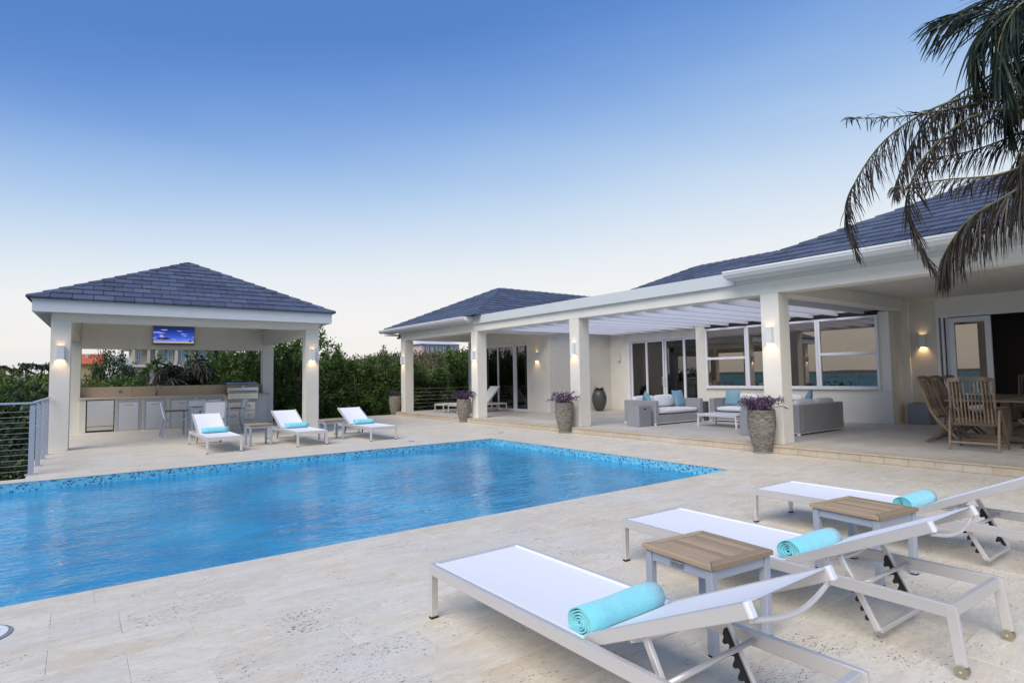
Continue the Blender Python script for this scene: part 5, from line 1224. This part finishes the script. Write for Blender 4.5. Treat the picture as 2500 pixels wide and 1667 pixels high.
# foreground coconut palm at the right edge
cp=empty('coconut_palm',(7.9,.35,0),0,'tall windblown palm at the right edge, its ragged fronds hanging over the roof','palm')
o3=V((7.9,.35,0))
def loc3(pts): return [tuple(V(p)-o3) for p in pts]
m_=MB(); pts=[(7.9,.35,0),(7.95,.36,1.2),(7.92,.42,2.6),(7.85,.55,3.9),(7.8,.62,4.3)]; m_.tube(loc3(pts),[.19,.15,.135,.125,.14],14); m_.build('trunk',M['bark'],cp,smooth=True)
CZ=(7.8,.65,4.25)
fr_=[ # path, leaflet length, n, wind, droop, dry, seed
([CZ,(7.6,1.2,4.12),(7.45,1.75,4.15),(7.4,2.35,4.22),(7.35,3.05,4.42)],.26,60,(0,-.25,.1),.12,1),
([CZ,(7.7,1.3,4.22),(7.5,2.0,4.28),(7.4,2.55,4.10),(7.4,2.92,3.75),(7.4,3.12,3.30),(7.4,3.02,2.78)],.42,88,(0,-.55,-.35),.35,1),
([CZ,(7.8,1.25,4.60),(7.7,1.8,4.48),(7.6,2.25,4.22),(7.55,2.50,3.85),(7.5,2.62,3.45)],.42,74,(0,-.35,-.35),.4,1),
([CZ,(7.6,1.2,3.98),(7.4,1.8,4.02),(7.35,2.25,3.72),(7.4,2.48,3.25),(7.4,2.40,2.85),(7.4,2.26,2.48)],.36,84,(0,-.45,-.45),.35,1),
([(7.8,.7,3.95),(7.5,1.2,3.55),(7.4,1.6,3.35),(7.4,2.1,3.42),(7.35,2.60,3.46)],.28,60,(0,.2,-.25),.35,1),
([(7.8,.65,3.9),(7.3,1.15,3.35),(7.2,1.50,3.10),(7.2,1.85,2.92),(7.2,2.08,2.62),(7.2,2.12,2.42)],.52,140,(0,-.1,-.6),.6,1),
([CZ,(7.9,1.3,3.95),(7.8,1.9,3.78),(7.7,2.4,3.80)],.34,56,(0,.2,-.25),.45,1),
([CZ,(7.7,1.2,4.75),(7.6,1.7,5.15),(7.5,2.15,5.22)],.62,50,(0,.25,-.15),.25,0),
([CZ,(7.9,1.1,4.95),(7.9,1.5,5.35),(7.9,1.95,5.42)],.62,46,(0,.30,-.15),.25,0),
([CZ,(7.6,1.05,4.90),(7.5,1.45,5.05),(7.4,1.75,4.85),(7.4,1.80,4.45)],.60,60,(0,-.1,-.5),.4,0),
([CZ,(7.5,1.0,4.8),(7.3,1.35,4.95),(7.2,1.55,4.55),(7.2,1.50,4.05)],.60,60,(0,-.1,-.5),.4,0),
([CZ,(7.7,1.0,4.5),(7.7,1.3,4.6),(7.7,1.62,4.25),(7.7,1.60,3.8)],.55,56,(0,-.1,-.5),.4,0),
([CZ,(8.0,.9,4.9),(8.1,1.2,5.4),(8.2,1.6,5.7)],.60,46,(0,.3,-.2),.25,0),
([CZ,(7.5,.9,4.1),(7.3,1.25,3.9),(7.2,1.42,3.4),(7.2,1.45,2.9)],.40,60,(0,.1,-.5),.5,1),
([CZ,(7.7,1.1,4.45),(7.65,1.6,4.5),(7.6,1.95,4.2),(7.6,2.1,3.85)],.42,60,(0,-.35,-.4),.35,1),
([CZ,(7.7,1.0,4.3),(7.6,1.45,4.15),(7.6,1.85,3.95),(7.6,2.3,3.95)],.34,56,(0,-.3,-.1),.2,1),
([CZ,(7.7,.9,4.0),(7.6,1.2,3.7),(7.5,1.45,3.6),(7.5,1.62,3.3)],.4,56,(0,-.2,-.4),.4,1),
([CZ,(7.4,.8,3.9),(7.2,1.15,3.4),(7.1,1.32,2.9),(7.1,1.36,2.3)],.30,60,(0,.1,-.5),.5,1),
([CZ,(8.2,.6,5.2),(8.6,.6,5.7),(9.2,.9,5.6)],.6,46,(0,.3,-.2),.25,0),
([CZ,(7.8,0,4.9),(7.8,-.7,5.1),(7.9,-1.5,4.6)],.6,46,(0,.3,-.2),.3,0),
([CZ,(8.3,.1,4.8),(9.0,-.2,4.9),(9.7,-.3,4.3)],.6,46,(0,.3,-.2),.3,0),
([CZ,(7.2,.2,4.8),(6.5,.1,4.9),(5.8,.1,4.5)],.5,46,(0,.3,-.2),.3,0),
]
for i,(pth,ln,n,wd,dr,dry) in enumerate(fr_):
    m_=MB(); ml=MB(); frond(m_,loc3(pth),ln,int(n*(1.75 if dry else 1.5)),wd,dr,.018,.008 if dry else .0135,200+i,ml,curl=.22 if dry else .03)
    fo=m_.build('frond',M['rachis'],cp); ml.build('leaflets',M['palmdry'] if dry else M['palmgreen'],fo,kind='stuff')

# ================================================================== FAR HOUSES
wv=empty('white_villa',(8,78,1.6),0,'large cream villa with arches and balcony seen through the kitchen opening','house')
def hb(n_,mat,*b_,**k): return one(n_,mat,wv,*[(x0-8,x1-8,y0-78,y1-78,z0-1.6,z1-1.6) for x0,x1,y0,y1,z0,z1 in b_],**k)
hb('wall',M['vilwall'],(4.1,14.2,75.4,82,1.2,2.95)); hb('wall',M['vilwall'],(5.1,14.2,75.6,82,3.05,5.05))
hb('floor_slab',M['vilwall'],(3.9,14.6,74.6,82,2.95,3.05)); hb('roof',M['paleroof'],(4.3,14.8,74.8,82.5,5.05,5.22),(5.4,13.6,76,81.5,5.22,5.6))
hb('balcony_parapet',M['plastic_white'],(3.5,4.75,74.5,74.6,3.05,3.95),(3.5,3.6,74.6,78,3.05,3.95),(4.75,14.6,74.55,74.6,3.05,3.25))
for xx in (4.95,6.35,7.1,9.0,10.9): hb('column',M['vilwall'],(xx,xx+.28,74.9,75.4,3.05,5.05))
def arch(cx,z0,w_,h_,n=12):
    m_=MB(); vs=[(cx-w_/2-8,75.35-78,z0-1.6),(cx+w_/2-8,75.35-78,z0-1.6)]+[(cx+w_/2*math.cos(math.pi*i/n)-8,75.35-78,z0+h_+w_/2*math.sin(math.pi*i/n)-1.6) for i in range(n+1)]
    m_.poly(vs,[tuple(range(len(vs)))[::-1]]); m_.build('arch_opening',M['dark'],wv)
    m_=MB(); 
    for i in range(n): a0,a1=math.pi*i/n,math.pi*(i+1)/n; m_.bar((cx+(w_/2+.08)*math.cos(a0)-8,75.32-78,z0+h_+(w_/2+.08)*math.sin(a0)-1.6),(cx+(w_/2+.08)*math.cos(a1)-8,75.32-78,z0+h_+(w_/2+.08)*math.sin(a1)-1.6),.12,.16,up=(0,1,0))
    m_.build('arch_trim',M['plastic_white'],wv)
arch(4.95,1.3,.75,.85); arch(6.1,1.3,1.1,.75); arch(8.0,1.3,1.3,.7)
for (x0,x1,n) in ((5.35,5.85,2),(6.55,7.0,1),(7.5,8.85,3),(9.25,10.6,3),(11.3,13.2,4)):
    f_=MB(); f_.box(x0-8,x1-8,75.52-78,75.59-78,3.75-1.6,4.9-1.6); o=f_.build('window',M['alu_white'],wv)
    w_=(x1-x0-.08*(n+1))/n
    for i in range(n): f_=MB(); xa=x0+.08+i*(w_+.08); f_.box(xa-8,xa+w_-8,75.50-78,75.515-78,3.82-1.6,4.84-1.6); f_.build('pane',M['bluepane'],o)
oh=empty('orange_roofed_house',(2,92,1.5),0,'yellow house with orange tiled roof at the left of the kitchen opening','house')
one('wall',M['yelwall'],oh,(-4.2,.9,-1,4,0,2.4)); m_=MB(); m_.poly([(-4.6,-1.5,2.4),(1.4,-1.5,2.15),(1.4,4.5,2.4),(-4.6,4.5,2.4),(-2.5,1.5,3.6),(1.0,1.5,3.65)],[(0,1,5,4),(1,2,5),(2,3,4,5),(3,0,4),(3,2,1,0)]); m_.build('roof',M['orangeroof'],oh)
one('chimney',M['vilwall'],oh,(-.9,-.6,.2,.5,3.0,3.55))
ph=empty('pink_house',(75.4,131,7.2),.02,'pink house with teal shutters and grey roof on the far hill','house')
one('wall',M['pinkwall'],ph,(-5.6,5.6,0,7,-1,2.7)); m_=MB(); m_.poly([(-6.1,-.5,2.65),(6.1,-.5,2.65),(6.1,7.5,2.65),(-6.1,7.5,2.65),(-3.6,3.4,3.9),(3.6,3.4,3.9)],[(0,1,5,4),(1,2,5),(2,3,4,5),(3,0,4),(3,2,1,0)]); m_.build('roof',M['paleroof'],ph)
for cx in (-3.9,-1.4,1.0,3.4):
    f_=MB(); f_.box(cx-.38,cx+.38,-.06,-.005,1.0,2.1); o=f_.build('window',M['plastic_white'],ph); f_=MB(); f_.box(cx-.30,cx+.30,-.075,-.065,1.08,2.02); f_.build('pane',M['bluepane'],o)
    for s_ in (-1,1): one('shutter',M['teal'],ph,(cx+s_*.62-.2,cx+s_*.62+.2,-.08,-.005,.95,2.15))
for o in bpy.data.objects:
    if '_o' in o: del o['_o']
